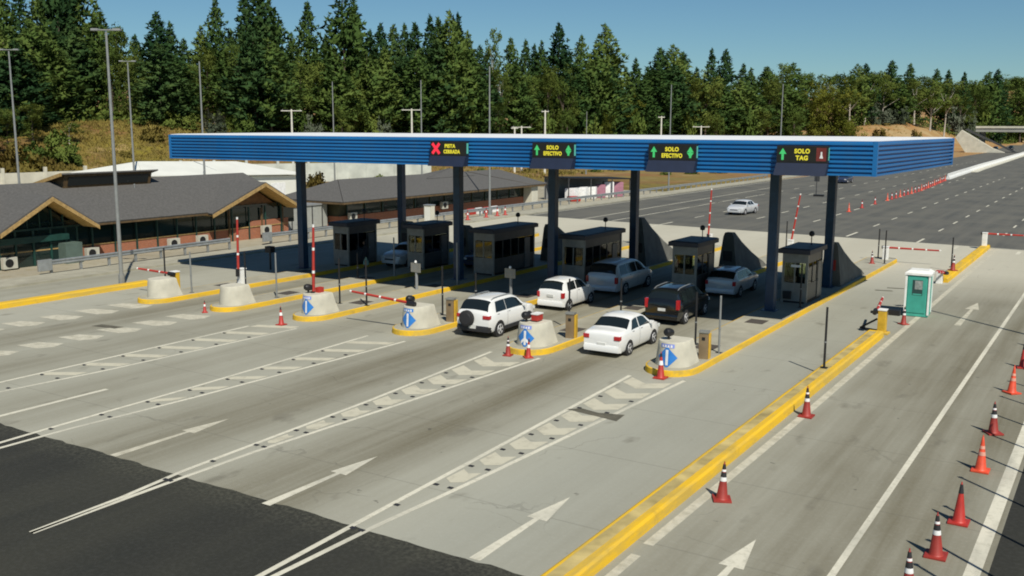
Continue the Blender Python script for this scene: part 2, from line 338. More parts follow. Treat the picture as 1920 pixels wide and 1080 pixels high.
# paving: concrete apron, asphalt before and after it
b = B()
xs = [-52.4, -1.75]; JIT = [(-52.4+(43.4)*k/140, 15.8+rnd.uniform(-.05, .05), 0) for k in range(141)]
b.poly(JIT+[(-1.75, 15.8, 0), (-1.75, 81.3, 0), (-52.4, 85.2, 0)]); b.poly([(-9.0, -30, 0), (-1.75, -30, 0), (-1.75, 15.8, 0), (-9.0, 15.8, 0)])
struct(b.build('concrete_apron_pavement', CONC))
sheet('approach_road', [[(-60, -40), (-9.0, -40)]+[(x, y) for x, y, _ in JIT[::-1]]+[(-60, 15.8)]], 0, ASPH)
sheet('road_shoulder', [[(-1.75, -40), (6, -40), (6, 80.7), (-1.75, 81.3)]], 0, ASPH)
sheet('highway_road', [[(-52.4, 85.2), (-1.75, 81.3), (6, 80.7), (8, 500), (-14, 640), (-40, 700), (-60, 640), (-48.5, 440), (-46.5, 400), (-47, 293), (-51, 190), (-52.4, 160)]], 0, OLDASPH)
# kerb, pavement and yard on the left
b = B(); b.span((-54.9, -20, -.05), (-52.4, 300, .13)); struct(b.build('pavement', SLAB))
sheet('yard', [[(-82, -10), (-54.9, -10), (-54.9, 128), (-82, 128)]], .004, YARD)
# ------------------------------------------------------------------ road markings
def stripes(name, segs, m, z=.004):
    b = B()
    for x0, y0, x1, y1, wd in segs:
        d = Vector((x1-x0, y1-y0)); n = Vector((-d.y, d.x)).normalized()*wd/2
        b.poly([(x0-n.x, y0-n.y, z), (x1-n.x, y1-n.y, z), (x1+n.x, y1+n.y, z), (x0+n.x, y0+n.y, z)])
    return struct(b.build(name, m))
# hatched gores before the islands: left and right line, chevrons or bars between them
GORES = [  # (left line points, right line points, first hatch y, style, name)
    ([(-14.12, 11.0), (-14.35, 16.7), (-14.49, 20.7), (-14.9, 31.6)], [(-14.0, 11.0), (-13.84, 16.1), (-13.6, 19.4), (-12.93, 32.0)], 19.2, 'chev', 'sedan'),
    ([(-20.1, 11.6), (-20.2, 14), (-20.45, 16), (-20.73, 23.8), (-21.28, 32.0)], [(-20.05, 11.6), (-20.07, 15.8), (-20.03, 18.2), (-19.06, 32.1)], 18.9, 'chev', 'suv'),
    ([(-26.6, 10), (-26.75, 14.8), (-26.84, 16.5), (-27.0, 22), (-27.47, 31.6)], [(-26.5, 10), (-26.3, 14.5), (-26.27, 16.5), (-25.9, 21), (-25.4, 31.6)], 19.8, 'bar', 'pista'),
    ([(-33.2, 17), (-33.25, 22), (-33.35, 30.2)], [(-32.3, 15), (-31.6, 21.5), (-31.15, 31)], 20, 'bar', 'third'),
    ([(-38.3, 16), (-38.35, 22), (-38.4, 30.2)], [(-37.5, 16), (-36.9, 22), (-36.5, 30.5)], 20.5, 'tri', 'second'),
    ([(-43.2, 18), (-43.25, 22), (-43.3, 29.4)], [(-42.2, 18), (-41.8, 22), (-41.2, 29.6)], 20.8, 'tri', 'first')]
def lerpx(pl, y):
    for (x0, y0), (x1, y1) in zip(pl, pl[1:]):
        if y <= y1: t = (y-y0)/(y1-y0); return x0+(x1-x0)*t
    return pl[-1][0]
q = B(); q.loft([[(-.075,-.06,0), (.075,-.06,0), (.075,.06,0), (-.075,.06,0)], [(-.055,-.03,.022), (.055,-.03,.022), (.055,.03,.022), (-.055,.03,.022)]])
o_ = q.build('stud_mesh', M_trim); STUD = o_.data; bpy.data.objects.remove(o_)
for L, Rr, y0, style, nm in GORES:
    worn = style == 'tri'
    b = B(); wd = .15
    for pl in (L, Rr):
        if worn: continue
        for (xa, ya), (xb, yb) in zip(pl, pl[1:]):
            b.poly([(xa-wd/2, ya, .004), (xa+wd/2, ya, .004), (xb+wd/2, yb, .004), (xb-wd/2, yb, .004)])
    struct(b.build('hatching_line_marking', PAINT))
    b = B(); y = y0; k = 0
    while y < 30.9:
        a, c = lerpx(L, y), lerpx(Rr, y); ll, rr = a+.13, c-.13; w_ = rr-ll; m_ = (ll+rr)/2
        if style == 'chev':
            th = .80; ar = .36*w_
            b.poly([(ll, y+ar, .005), (m_, y, .005), (m_, y+th, .005), (ll, y+ar+th, .005)])
            b.poly([(m_, y, .005), (rr, y+ar, .005), (rr, y+ar+th, .005), (m_, y+th, .005)])
            y += 1.55
        elif style == 'bar':
            th = .52; b.poly([(ll, y-.2, .005), (rr, y+.55, .005), (rr, y+.55+th, .005), (ll, y-.2+th, .005)]); y += 1.72
        else:
            b.poly([(ll-.15, y-.15, .005), (rr-.1, y-.05, .005), (rr+.25, y+.5, .005), (rr-.05, y+1.15, .005), (ll+.1, y+.7, .005)]); y += 1.85
    struct(b.build('hatching_marking', FAINT if worn else CREAM))
    if worn: continue
    # reflective studs along both lines
    yy = y0-3.5; ys = []
    while yy < 29.8: ys.append(yy); yy += 1.6 if style == 'chev' else 1.72
    for side, pl, off in (('left', L, .26), ('right', Rr, -.26)):
        for i, yy in enumerate(reversed(ys)):
            if lerpx(Rr, yy)-lerpx(L, yy) < .62 and side == 'right' and i % 2: continue
            lab = 'dark road stud, %s from island, %s edge of hatching before %s' % (ORD[i+1], side, {'sedan': 'rightmost bullnose', 'suv': 'two cone bullnose', 'pista': 'bullnose left of SUV', 'third': 'half diamond bullnose'}[nm])
            loc = (lerpx(pl, yy)+off*min(1, (lerpx(Rr, yy)-lerpx(L, yy))/1.2), yy, .004)
            o = bpy.data.objects.new('road_stud', STUD); COL.objects.link(o); o.location = loc; tag(o, lab, 'road stud', 'road studs along the hatched gores')
# lane arrows (pointing away), tip at y = 20
def arrow(cx, tipy, name, m, L=4.15, hw=.27, hl=1.6):
    b = B(); z = .005
    b.poly([(cx-hw, tipy-hl, z), (cx+hw, tipy-hl, z), (cx, tipy, z)])
    b.poly([(cx-.07, tipy-hl, z), (cx-.14, tipy-L, z), (cx+.14, tipy-L, z), (cx+.07, tipy-hl, z)])
    return struct(b.build('arrow_road_marking', m))
arrow(-10.97, 20.0, '', PAINT); arrow(-6.3, 20.05, '', PAINT); arrow(-16.9, 19.75, '', PAINT); arrow(-23.05, 19.95, '', FAINT); arrow(-6.2, 55.2, '', FAINT, L=7, hw=.32, hl=2.2)
stripes('lane_line_marking', [(-29.27, 15.9, -29.25, 20.0, .2)], PAINT)
stripes('edge_line_marking', [(-4.45, -10, -4.40, 81, .15), (-2.13, -10, -2.0, 30, .3), (-2.0, 30, -1.95, 81, .3)], PAINT)
stripes('edge_line_marking', [(-8.2, 10, -8.2, 17.9, .22), (-8.2, 18.5, -8.1, 30, .24), (-8.1, 30, -8.1, 81, .24)], FAINT)
ds = []
for X_, y_, y1, ph in ((-8.75, 91.5, 250, 8.1), (-14.0, 92.5, 260, 8.1), (-19.8, 93.6, 200, 8.1), (-25.7, 95, 200, 8.1), (-31.3, 95, 300, 8.1), (-36.9, 92.6, 300, 8.1), (-42.2, 88, 160, 8.1)):
    while y_ < y1: ds.append((X_, y_, X_, y_+2.6, .16)); y_ += ph
stripes('dashed_lane_marking', ds, PAINT)
stripes('lane_line_marking', [(-45.5, 84.5, -46.1, 150, .16), (-42.3, 84.8, -42.2, 128, .16), (-19.8, 83.6, -19.8, 87.5, .2), (-14, 82.3, -14, 85.4, .2), (-10.8, 79.2, -10.9, 81.6, .25), (-6.5, 78.4, -6.5, 80.4, .25), (-36.9, 80, -36.9, 87, .2), (-51.9, 86, -51.2, 190, .16)], PAINT)
sheet('dark_patch_pavement', [[(-14.75, 26.55), (-14.36, 26.9), (-13.7, 26.75), (-12.88, 27.0), (-12.8, 26.25), (-13.86, 26.42)]], .007, mat('tar_patch', (.10, .092, .065), .9, vary=.3))
sheet('tar_patch_pavement', [[(-39.3, 26.3), (-37.9, 26.5), (-37.85, 26.95), (-39.25, 26.8)]], .007, MATS['tar_patch'])
sheet('drain_slot_pavement', [[(-11.6, 56.3), (-10.7, 56.5), (-10.75, 56.75), (-11.65, 56.55)], [(-11.2, 57.5), (-10.3, 57.7), (-10.35, 57.95), (-11.25, 57.75)]], .006, MATS['tar_patch'])

# ------------------------------------------------------------------ kerbs and islands
NOSE = [31.15, 31.7, 32.25, 32.4, 32.1, 32.1]
ISL = [-42.25, -37.4, -32.3, -26.35, -20.1, -13.93]
def outline(x, y0, y1, hw, n=10):
    p = [(x+hw*math.cos(t), y0+hw*1.15+hw*1.15*math.sin(t)) for t in [math.pi+math.pi*i/n for i in range(n+1)]]
    return p+[(x+hw*math.cos(t), y1-hw+hw*math.sin(t)) for t in [math.pi*i/n for i in range(n+1)]]
NAMES = ['far left', 'second from left', 'third from left', 'fourth from left', 'fifth from left', 'rightmost']
ISLROOT = []
for i, x in enumerate(ISL):
    t = thing('toll_island', 'long yellow kerbed toll island, %s, under the blue canopy' % NAMES[i], 'traffic island', (x, NOSE[i], 0), 0, 'toll islands'); ISLROOT.append(t)
    hw = 1.02 if i > 2 else .95; y1 = 70-NOSE[i]
    o, inn = outline(0, 0, y1, hw), outline(0, .09, y1-.09, hw-.08)
    b = B(); n = len(o)
    A = [b.v((px, py, 0)) for px, py in o]; A2 = [b.v((px*.985, py+(.02 if py < 1 else -.02), .205)) for px, py in o]; C = [b.v((px, py, .226)) for px, py in inn]; D = [b.v((px, py, 0)) for px, py in inn]
    for k in range(n):
        k2 = (k+1) % n; b.f([A[k], A[k2], A2[k2], A2[k]]); b.f([A2[k], A2[k2], C[k2], C[k]]); b.f([C[k], C[k2], D[k2], D[k]])
    b.build('kerb', YEL, t, smooth=35)
    b = B(); b.prism([(px*.995, py) for px, py in outline(0, .095, y1-.095, hw-.083)], .01, .222); b.build('island_top', SLAB, t)
    for yy in (36.7-NOSE[i], 42.9-NOSE[i]):
        b = B(); b.span((-.42, yy-.5, .2), (.42, yy+.5, .229)); b.build('grate', M_grate, t)
def divider(x0, x1, y0, y1, label, h=.26):
    t = thing('yellow_kerb_divider', label, 'kerb divider', ((x0+x1)/2, (y0+y1)/2, 0)); hx, hy = abs(x1-x0)/2, abs(y1-y0)/2
    b = B(); ch = .1
    b.loft([[(-hx, -hy+ch*k, 0), (-hx+.03, -hy+ch*k, h-.04), (-hx+.1, -hy+ch*k, h), (hx-.1, -hy+ch*k, h), (hx-.03, -hy+ch*k, h-.04), (hx, -hy+ch*k, 0)] if k == 0 else [(-hx, hy, 0), (-hx+.03, hy, h-.04), (-hx+.1, hy, h), (hx-.1, hy, h), (hx-.03, hy, h-.04), (hx, hy, 0)] for k in (0, 1)])
    b.build('kerb', YEL, t)
    b = B(); b.span((-hx+.17, -hy+.25, h+.001), (hx-.26, hy-(.3 if 'foreground' in label else 2*hy-.6), h+.005)); b.build('infill', mat('stained_infill', (.42, .33, .13), .9, vary=.35, scale=1.5), t)
    return t
divider(-9.22, -8.5, -6, 43.7, 'long yellow kerb divider in the foreground right of the tag lane')
divider(-9.25, -8.6, 61.5, 81.5, 'yellow kerb divider running away behind the green portable toilet')
divider(-47.4, -46.7, -6, 35.2, 'yellow kerb divider at the far left before the first bullnose')

# ------------------------------------------------------------------ crash blocks with direction signs
def blk_r(z): return .70-.16*z     # half width of the block at height z
def blk_ring(z, n=12):
    r = blk_r(z); y0 = -.05+.06*z; L = 1.52-.42*z+.12*z*z
    return [(r*math.cos(t), y0+r+r*math.sin(t), z) for t in [math.pi+math.pi*k/n for k in range(n+1)]]+[(r*.96, L, z), (-r*.96, L, z)]
def on_nose(u, z, off):
    r = blk_r(z)+off; a = -math.pi/2+u/blk_r(z); return (r*math.cos(a), -.05+.06*z+blk_r(z)+r*math.sin(a), z)
def patch(b, u0, u1, zl, zh, off, n=14):     # wrap a strip on the nose; zl, zh are functions of u
    for k in range(n):
        a, c = u0+(u1-u0)*k/n, u0+(u1-u0)*(k+1)/n
        b.poly([on_nose(a, zl(a), off), on_nose(c, zl(c), off), on_nose(c, zh(c), off), on_nose(a, zh(a), off)])
BLKNOSE = {}
bl_lab = ['plain pale concrete bullnose block beside the low red boom at far left', 'plain pale concrete bullnose block with a small cone at its foot', 'concrete bullnose block showing half a blue diamond, upright red boom behind', 'concrete bullnose block with blue diamond sign, left of the white SUV', 'concrete bullnose block with blue diamond sign and two cones at its foot', 'concrete bullnose block with blue diamond sign nearest the camera, one cone at foot']
for i, x in enumerate(ISL):
    t = thing('bullnose_block', bl_lab[i], 'bullnose block', (x, NOSE[i]+.6, .2), 0, 'concrete bullnose blocks')
    b = B(); rings = [blk_ring(z) for z in (0, .22, .44, .68, .91)]
    top = [(px*.94, py*.97+.02, .96) for px, py, _ in blk_ring(.91)]; b.loft(rings+[top]); b.build('block', M_block, t, smooth=50)
    if i < 2: continue
    s_ = .40; zc = .39
    b = B(); patch(b, -s_, s_, lambda u: zc-(s_-abs(u))*1.02, lambda u: zc+(s_-abs(u))*1.02, .006); b.build('direction_sign', M_sblue, t)
    b = B(); patch(b, -.05, .05, lambda u: zc-.29, lambda u: zc+.29, .012, 3)
    if i == 4: patch(b, -.2, -.05, lambda u: zc-.08+(.05+u)*.9-.06, lambda u: zc-.08+(.05+u)*.9+.07, .012, 4); patch(b, .05, .23, lambda u: zc-.08-(u-.05)*.9-.06, lambda u: zc-.08-(u-.05)*.9+.07, .012, 4)
    b.build('arrow_symbol', M_swhite, t)
    b = B(); patch(b, -.27, .27, lambda u: .75, lambda u: .895, .005, 8); b.build('header_plate', M_lilac if i != 3 else M_sblue, t)
    b = B()
    patch(b, -.20, .19, lambda u: .77, lambda u: .782, .011, 6)
    for k in range(4): patch(b, -.20+k*.11, -.20+k*.11+.06, lambda u: .782, lambda u: .85+.008*(k % 2), .011, 1)
    b.build('header_lettering', M_swhite, t)
# boom gates
def boom(name, lab, loc, az, length, tilt, housing=True, hh=.9, red='head'):
    t = thing(name, lab, 'boom gate', loc)
    if housing:
        b = B(); b.box((0, 0, hh/2), (.34, .38, hh), 0, .03); b.build('gate_housing', M_yel if housing == 'y' else M_white, t)
        b = B(); b.box((0, 0, hh+.03), (.38, .42, .06), 0, .015); b.build('gate_lid', M_red if red == 'lid' else M_white, t)
    d = Vector((math.cos(az)*math.cos(tilt), math.sin(az)*math.cos(tilt), math.sin(tilt))); z0 = hh-.05 if housing else 0
    o_ = Vector((-math.sin(az), math.cos(az), 0))*.26
    b = B(); p0 = Vector((0, 0, z0))+o_
    nseg = max(3, int(length/.85))
    for k in range(nseg):
        b.mi = 0; e_ = (k+.88)/nseg
        b.tube(p0+d*(length*k/nseg), p0+d*(length*e_), .075-.02*k/nseg, .075-.02*e_, 6); b.mi = 1
        b.tube(p0+d*(length*e_), p0+d*(length*(k+1)/nseg), .075-.02*e_, .075-.02*(k+1)/nseg, 6)
    b.build('arm', [M_red, M_white], t)
    b = B(); b.tube(p0-d*.32+o_*.2, p0+d*.1+o_*.2, .11, .11, 8); b.tube(Vector((0, 0, z0)), p0+o_*.4, .05, .05, 6); b.build('counterweight', M_black, t)
    return t
boom('boom_gate', 'red and white boom standing upright between first two bullnose blocks', (-41.8, 37.5, .2), R(185), 3.0, R(91.5), True, .85)
boom('boom_gate', 'red and white boom standing upright behind the half hidden blue diamond', (-32.45, 33.75, 1.13), R(180), 3.3, R(92), False)
boom('boom_gate', 'lowered red and white boom across the lane left of the SUV', (-26.5, 33.6, 1.28), R(182), 3.4, R(4), False)
boom('boom_gate', 'lowered red boom reaching left from the far left bullnose block', (-42.6, 33.6, .2), R(183), 2.6, R(2), 'y', 1.1)
boom('boom_gate', 'upright red boom at the exit side seen above the fourth booth', (-31.9, 67.6, .2), R(180), 3.3, R(91), True)
boom('boom_gate', 'upright red boom at the exit side seen above the fifth booth', (-26.2, 68.8, .2), R(180), 3.5, R(92), True)
boom('boom_gate', 'upright red boom at the exit side seen above the rightmost booth', (-20.0, 68.4, .2), R(10), 3.4, R(82), True)
boom('boom_gate', 'lowered thin boom at the tag lane exit by the yellow island tail', (-13.6, 68.6, .2), R(2), 3.4, R(0), True, .85)
boom('boom_gate', 'lowered red and white boom on the far yellow divider by dark asphalt', (-8.95, 80.6, .25), R(0), 3.6, R(0), True, .95)
t = boom('boom_gate', 'yellow boom gate machine on the divider end beside the green toilet', (-8.75, 44.4, 0), R(96), 2.3, R(6), 'y', 1.05)
b = B(); b.box((0, 0, .04), (.6, .55, .08), 0, .01); b.build('base_plate', YEL, t)
b = B(); b.tube((-.15, .1, .1), (-1.0, .35, .1), .045); b.tube((-1.0, .35, .1), (-.25, .1, .62), .045); b.tube((-.05, -.1, .95), (-.5, -.1, .95), .06); b.build('bracket', M_black, t)
b = B(); b.box((.45, .15, .98), (.5, .26, .26), 0, .04); b.build('motor', M_black, t)
t = boom('boom_gate', 'second boom gate at the start of the far yellow divider', (-9.0, 61.0, 0), R(260), 1.3, R(8), True, .7, red='lid')
# warning beacons / cameras on top of blocks
def beacon(lab, loc, redbox):
    t = thing('signal_head', lab, 'signal', loc)
    b = B(); b.tube((0, 0, 0), (0, 0, .2), .05); b.build('stem', M_black, t)
    b = B(); b.lathe([(.02, -.2), (.13, -.17), (.16, -.05), (.16, .1), (.11, .19), (.02, .2)], 12); o = b.build('head', M_black, t, smooth=True); o.location = (0, 0, .27); o.rotation_euler = (R(80), 0, R(-15))
    if redbox:
        b = B(); b.box((.3, .35, .17), (.30, .45, .26), 0, .03); b.build('red_box', M_red, t)
        b = B(); b.box((.3, .35, .32), (.33, .48, .05), 0, .01); b.build('lid', M_white, t)
    return t
beacon('black round signal head on the half hidden diamond block', (-32.6, 33.3, 1.16), False)
beacon('black round signal head on the block left of the white SUV', (-26.6, 33.5, 1.16), False)
beacon('black round signal head beside a red box on the two cone block', (-20.3, 33.1, 1.16), True)
beacon('black round signal head on the block nearest the camera', (-14.1, 33.2, 1.16), False)
b = B(); b.box((0, 0, .13), (.26, .34, .26), 0, .03); tag(b.build('red_box_lamp', M_red), 'small pink and white lamp box on the half hidden diamond block', 'lamp').location = (-32.3, 33.75, 1.15)
# card machines
for lab, loc in (('steel ticket machine with yellow guard behind the block nearest the camera', (-13.3, 34.75, .2)), ('steel ticket machine with yellow guard behind the two cone block', (-19.4, 35.2, .2)), ('steel ticket machine with yellow guard touching the white SUV', (-25.65, 35.25, .2))):
    t = thing('ticket_machine', lab, 'ticket machine', loc, R(12))
    b = B(); b.box((0, 0, .52), (.36, .3, 1.04), 0, .02); b.build('cabinet', mat('bronze_steel', (.30, .22, .13), .4, .4), t)
    b = B(); b.box((0, 0, 1.075), (.40, .36, .07), 0, .01); b.build('hood', M_alu, t)
    b = B(); b.box((.21, .1, .5), (.05, .34, 1.0), 0, .01); b.build('guard', M_yel, t)
    b = B(); b.box((0, -.155, .82), (.12, .02, .12), 0); b.build('reader', M_black, t)
# small notice boards on posts
for lab, loc in (('grey notice board on a post left of the parked white cars, over shaded lane', (-32.42, 41.4, .2)), ('grey notice board on a post directly above the white SUV roof', (-27.03, 42.5, .2))):
    t = thing('notice_board', lab, 'notice board', loc, R(-8))
    b = B(); b.tube((0, 0, 0), (0, 0, 1.0), .08); b.build('post', M_grey, t)
    b = B(); b.box((0, -.06, 1.22), (.72, .05, .5), 0, .01); b.build('board', M_alu, t)
    b = B()
    for k, (w_, z_) in enumerate(((.5, 1.32), (.42, 1.24), (.46, 1.16))): b.box((0, -.088, z_), (w_, .004, .025))
    b.build('lettering', M_grey, t)
    b = B(); b.lathe([(.02, 0), (.07, .03), (.06, .12), (.01, .15)], 8, (0, -.06, 1.47)); b.build('lamp', M_swhite, t)
# thin sensor posts
posts = [(-43.0, 33.3, 2.4, 'thin black post beside the far left bullnose block'), (-41.8, 34.0, 2.2, 'thin grey post beside the grate on the far left island'), (-38.3, 34.6, 2.4, 'thin black post beside the plain second bullnose block'), (-36.9, 35.4, 2.35, 'thin grey post on the second island before the shade'),
    (-33.0, 35.9, 2.3, 'thin black post behind the half hidden diamond block'), (-31.5, 36.2, 2.3, 'thin black post meeting the tip of the lowered boom'), (-26.9, 36.3, 2.35, 'thin black post left of the white SUV windscreen'), (-27.2, 39.5, 1.6, 'short dark post left of the board above the SUV'), (-20.8, 37.6, 2.1, 'thin dark post behind the two cone block'), (-19.5, 40.2, 1.9, 'thin dark post between hatchback and white sedan'),
    (-14.5, 36.9, 2.2, 'thin dark post in front of the black minivan tail lamp'), (-13.15, 36.0, 2.3, 'thin grey and black post on the island nearest the camera'), (-8.95, 35.6, 2.28, 'thin black post standing on the yellow divider'), (-9.2, 66.7, 1.9, 'thin black post on the far yellow divider'), (-37.7, 42.6, 1.5, 'short dark post at the edge of shade on second island'),
    (-31.5, 43.9, 2.4, 'pale thin post at the edge of shade before the third booth'), (-36.6, 44.6, 2.3, 'pale thin post at the edge of shade before the second booth'), (-41.5, 42.9, 2.2, 'pale thin post at the edge of shade before the first booth'), (-13.3, 47.6, 2.2, 'dark thin post by the front corner of the rightmost booth'),
    (-20.5, 69.0, 2.2, 'thin dark post at the exit right of the fifth booth wedge'), (-14.2, 69.2, 2.0, 'thin dark post at the exit right of the rightmost wedge'), (-26.9, 57.5, 3.6, 'tall dark post rising left of the fifth booth'), (-13.2, 66.4, 2.2, 'thin brown post near the exit cones of the tag lane')]
for x, y, h, lab in posts:
    t = thing('sensor_post', lab, 'post', (x, y, .2 if -44 < x < -12 else (.26 if x > -9.6 else 0)), 0, 'thin posts on the islands')
    pale = 'pale' in lab
    b = B(); b.tube((0, 0, .02), (0, 0, h), .045, .04, 8); b.build('shaft', M_pole if pale or 'grey' in lab else M_black, t)
    b = B(); b.box((0, 0, .012), (.24, .24, .024), 0); b.build('foot_plate', M_pole if pale else M_black, t)
    b = B(); b.tube((0, 0, h*.42), (0, 0, h*.42+.05), .056, .056, 8); b.build('collar', M_pole, t)
# light sensor box at second lane
t = thing('lane_sensor', 'squat dark box on a post in the shade left of the canopy column', 'lane sensor', (-45.6, 43.3, 0)); b = B(); b.tube((0, 0, 0), (0, 0, 1.1), .06); b.build('post', M_black, t); b = B(); b.box((0, 0, 1.3), (.5, .4, .4), 0, .03); b.build('head', M_black, t)
# ------------------------------------------------------------------ traffic cones
def cone_proto(body, bands):
    t = thing('traffic_cone', '', 'traffic cone', (0, 0, 0))
    b = B(); b.box((0, 0, .025), (.44, .44, .05), 0, .015); b.build('base', M_dkorange if body is M_dkorange else M_orange if body is M_orange else M_red, t)
    rr = lambda z: .15-.122*z/.92
    b = B(); b.lathe([(rr(.05)+.02, .05), (rr(.08), .08), (rr(.8), .8), (rr(.92), .92), (.018, .93), (.012, .99)], 14); b.build('body', body, t, smooth=True)
    for z0, z1, m in bands:
        b = B(); b.lathe([(rr(z0)+.004, z0), (rr(z1)+.004, z1)], 14); b.build('collar', m, t, smooth=True)
    return t
CA = cone_proto(M_dkorange, [(.50, .60, M_swhite), (.60, .72, M_trim), (.74, .79, M_swhite), (.80, .92, M_trim)])
CBB = cone_proto(M_orange, [(.44, .54, mat('pink_collar', (.72, .35, .26), .5)), (.62, .70, MATS['pink_collar'])])
CC = cone_proto(mat('deep_red_plastic', (.42, .03, .02), .5, vary=.15), [(.72, .93, M_trim)])
CW = cone_proto(M_red, [(.50, .66, M_swhite), (.80, .93, M_trim)])
cones = [(CA, -8.0, 29.98, 'dark banded cone on the yellow divider edge, farther of two'), (CA, -7.77, 21.87, 'dark red cone with white band by the white line, nearer of two'), (CA, -2.94, 19.05, 'dark cone cut by the bottom edge at lower right'), (CA, -2.8, 21.3, 'dark cone with white collar, second from bottom on the right row'), (CC, -2.66, 23.5, 'deep red cone without a band, third from bottom on the right'),
    (CBB, -2.70, 27.56, 'bright orange cone in the right row, nearer of two bright ones'), (CA, -2.81, 31.29, 'dark cone with white band between the two bright orange ones'), (CBB, -2.83, 36.6, 'bright orange cone in the right row, farther of two bright ones'), (CC, -2.85, 40.8, 'dark red cone at the right picture edge below the boom'), (CC, -2.85, 45.0, 'dark red cone farthest up the right row at picture edge'),
    (CW, -13.8, 31.85, 'red cone at the foot of the bullnose nearest the camera'), (CW, -19.5, 31.95, 'red cone with white band at the two cone block, right one'), (CA, -20.35, 31.8, 'dark cone with white band at the two cone block, left one'), (CW, -32.3, 31.2, 'red cone with white top standing below the half hidden diamond block'), (CW, -37.6, 31.3, 'small red cone at the foot of the plain second block'),
    (CA, -8.9, 65.2, 'dark cone beside the far yellow divider post'), (CA, -13.9, 66.0, 'brown cone near the tail of the rightmost island'), (CA, -8.35, 47.1, 'red and black cone touching the foot of the green toilet')]
used = set()
for k, (pr, x, y, lab) in enumerate(cones):
    tip = {'tail': .2}.get('tail') if 'tail of the rightmost' in lab else (.26 if 'foot of the green' not in lab and x < -8.4 and x > -9 else 0)
    sc_ = .72 if 'foot of the bullnose' in lab else .8 if 'two cone' in lab else .62 if 'second block' in lab else .88 if 'diamond block' in lab or 'tail of' in lab or 'toilet' in lab else 1.
    if pr.name in used: o = dup(pr, (x, y, tip+.004), rnd.uniform(0, 1), lab, 'traffic cones', (sc_,)*3); o.rotation_euler = (rnd.uniform(-.035, .035), rnd.uniform(-.035, .035), rnd.uniform(0, 1))
    else: pr.location = (x, y, tip+.004); pr['label'] = lab; pr['group'] = 'traffic cones'; used.add(pr.name)
fy = [108.5, 114.5, 121.1]+[128+2.6*i for i in range(22)]
for i, y in enumerate(fy):
    dup(CW if i % 3 else CBB, (-25.6-(.0 if y < 150 else (y-150)*.05), y, .004), 0, 'small cone, %s from the near end of the far highway row' % ORD[i+1], 'traffic cones in the far highway row')
for i, (x, y) in enumerate(((-53.6, 79.7), (-53.55, 81.6), (-53.5, 83), (-53.6, 76.5))):
    dup(CW, (x, y, .13), 0, 'small red cone on the pavement behind the booths, %s from left' % ORD[[2, 3, 4, 1][i]], 'cones on the far pavement')
# tall posts of the roadside fence, right of the frame, whose shadows fall on the white line
PST = None
for i, y in enumerate((17.2, 18.3, 19.75, 22.05, 24.4, 26.8, 28.95, 31.2, 33.6, 36, 38.5, 41)):
    lab = 'slim roadside fence post at the right verge, %s from near end' % ORD[i+1]
    if PST is None:
        PST = thing('fence_post', lab, 'fence post', (-.25, y, 0), 0, 'roadside fence posts'); b = B(); b.tube((0, 0, 0), (0, 0, 4.2), .05, .04); b.build('shaft', M_pole, PST); b = B(); b.lathe([(.05, 4.2), (.07, 4.23), (.01, 4.3)], 8); b.build('cap', M_pole, PST)
    else: dup(PST, (-.25, y, 0), 0, lab, 'roadside fence posts')
# ------------------------------------------------------------------ portable toilet
t = thing('portable_toilet', 'green portable toilet with a white roof and corner posts on the divider gap', 'portable toilet', (-8.25, 49.9, .004), R(3))
b = B(); b.span((-.53, -.55, .02), (.53, .55, .12)); b.build('skid', M_teal, t)
b = B(); b.span((-.52, -.54, .12), (.52, .54, 2.02)); b.build('wall', M_teal, t)
b = B(); b.box((-.02, -.555, 1.08), (.82, .03, 1.78), 0, .01); d_ = b.build('door', mat('teal_door', (.05, .34, .26), .5, vary=.1), t)
b = B(); b.box((.0, -.573, 1.42), (.46, .008, .74)); b.build('recess', mat('dark_teal', (.02, .06, .055), .6), d_)
b = B(); b.box((.05, -.579, 1.55), (.34, .01, .42), 0, .003); b.build('notice', mat('grey_notice', (.26, .29, .27), .6, vary=.3, scale=9), d_)
b = B(); b.box((.0, -.575, 1.1), (.4, .01, .06)); b.build('handle', M_teal, d_)
for sx, sy in ((-1, -1), (1, -1), (1, 1), (-1, 1)):
    b = B(); b.box((sx*.52, sy*.54, 1.07), (.09, .09, 1.92), 0, .01); b.build('corner_post', M_white, t)
b = B(); b.loft([[(-.6, -.62, 2.02), (.6, -.62, 2.02), (.6, .62, 2.02), (-.6, .62, 2.02)], [(-.6, -.62, 2.12), (.6, -.62, 2.12), (.6, .62, 2.12), (-.6, .62, 2.12)], [(-.42, -.44, 2.24), (.42, -.44, 2.24), (.42, .44, 2.24), (-.42, .44, 2.24)]]); b.build('roof', M_white, t)
# ------------------------------------------------------------------ canopy
FL, FR, BR, BL = Vector((-47.85, 37.98, 0)), Vector((-8.6, 40.26, 0)), Vector((-8.12, 55.87, 0)), Vector((-47.4, 53.6, 0))
ZB, ZT = 7.1, 8.47
cy = thing('toll_canopy', 'long blue ribbed toll canopy with white roof on dark columns', 'canopy', (-28, 47, 0))
off = Vector((28, -47, 0))
def fascia(a, c):
    d = (c-a).normalized(); n = Vector((d.y, -d.x, 0)); prof = []; N = 7; hh = (ZT-ZB-.14)/N
    prof += [(.0, ZB), (.07, ZB), (.07, ZB+.07)]
    for k in range(N):
        z = ZB+.07+k*hh; prof += [(-.02, z+hh*.10), (-.02, z+hh*.40), (.08, z+hh*.52), (.08, z+hh*.98)]
    prof += [(.05, ZT-.06), (.05, ZT), (0., ZT)]
    b = B(); e = .075
    b.loft([[(a+off-d*0+n*o+Vector((0, 0, z))) for o, z in prof], [(c+off+n*o+Vector((0, 0, z))) for o, z in prof]], closed=False)
    b.build('fascia', M_blue, cy)
fascia(FL, FR); fascia(FR, BR); fascia(BR, BL); fascia(BL, FL)
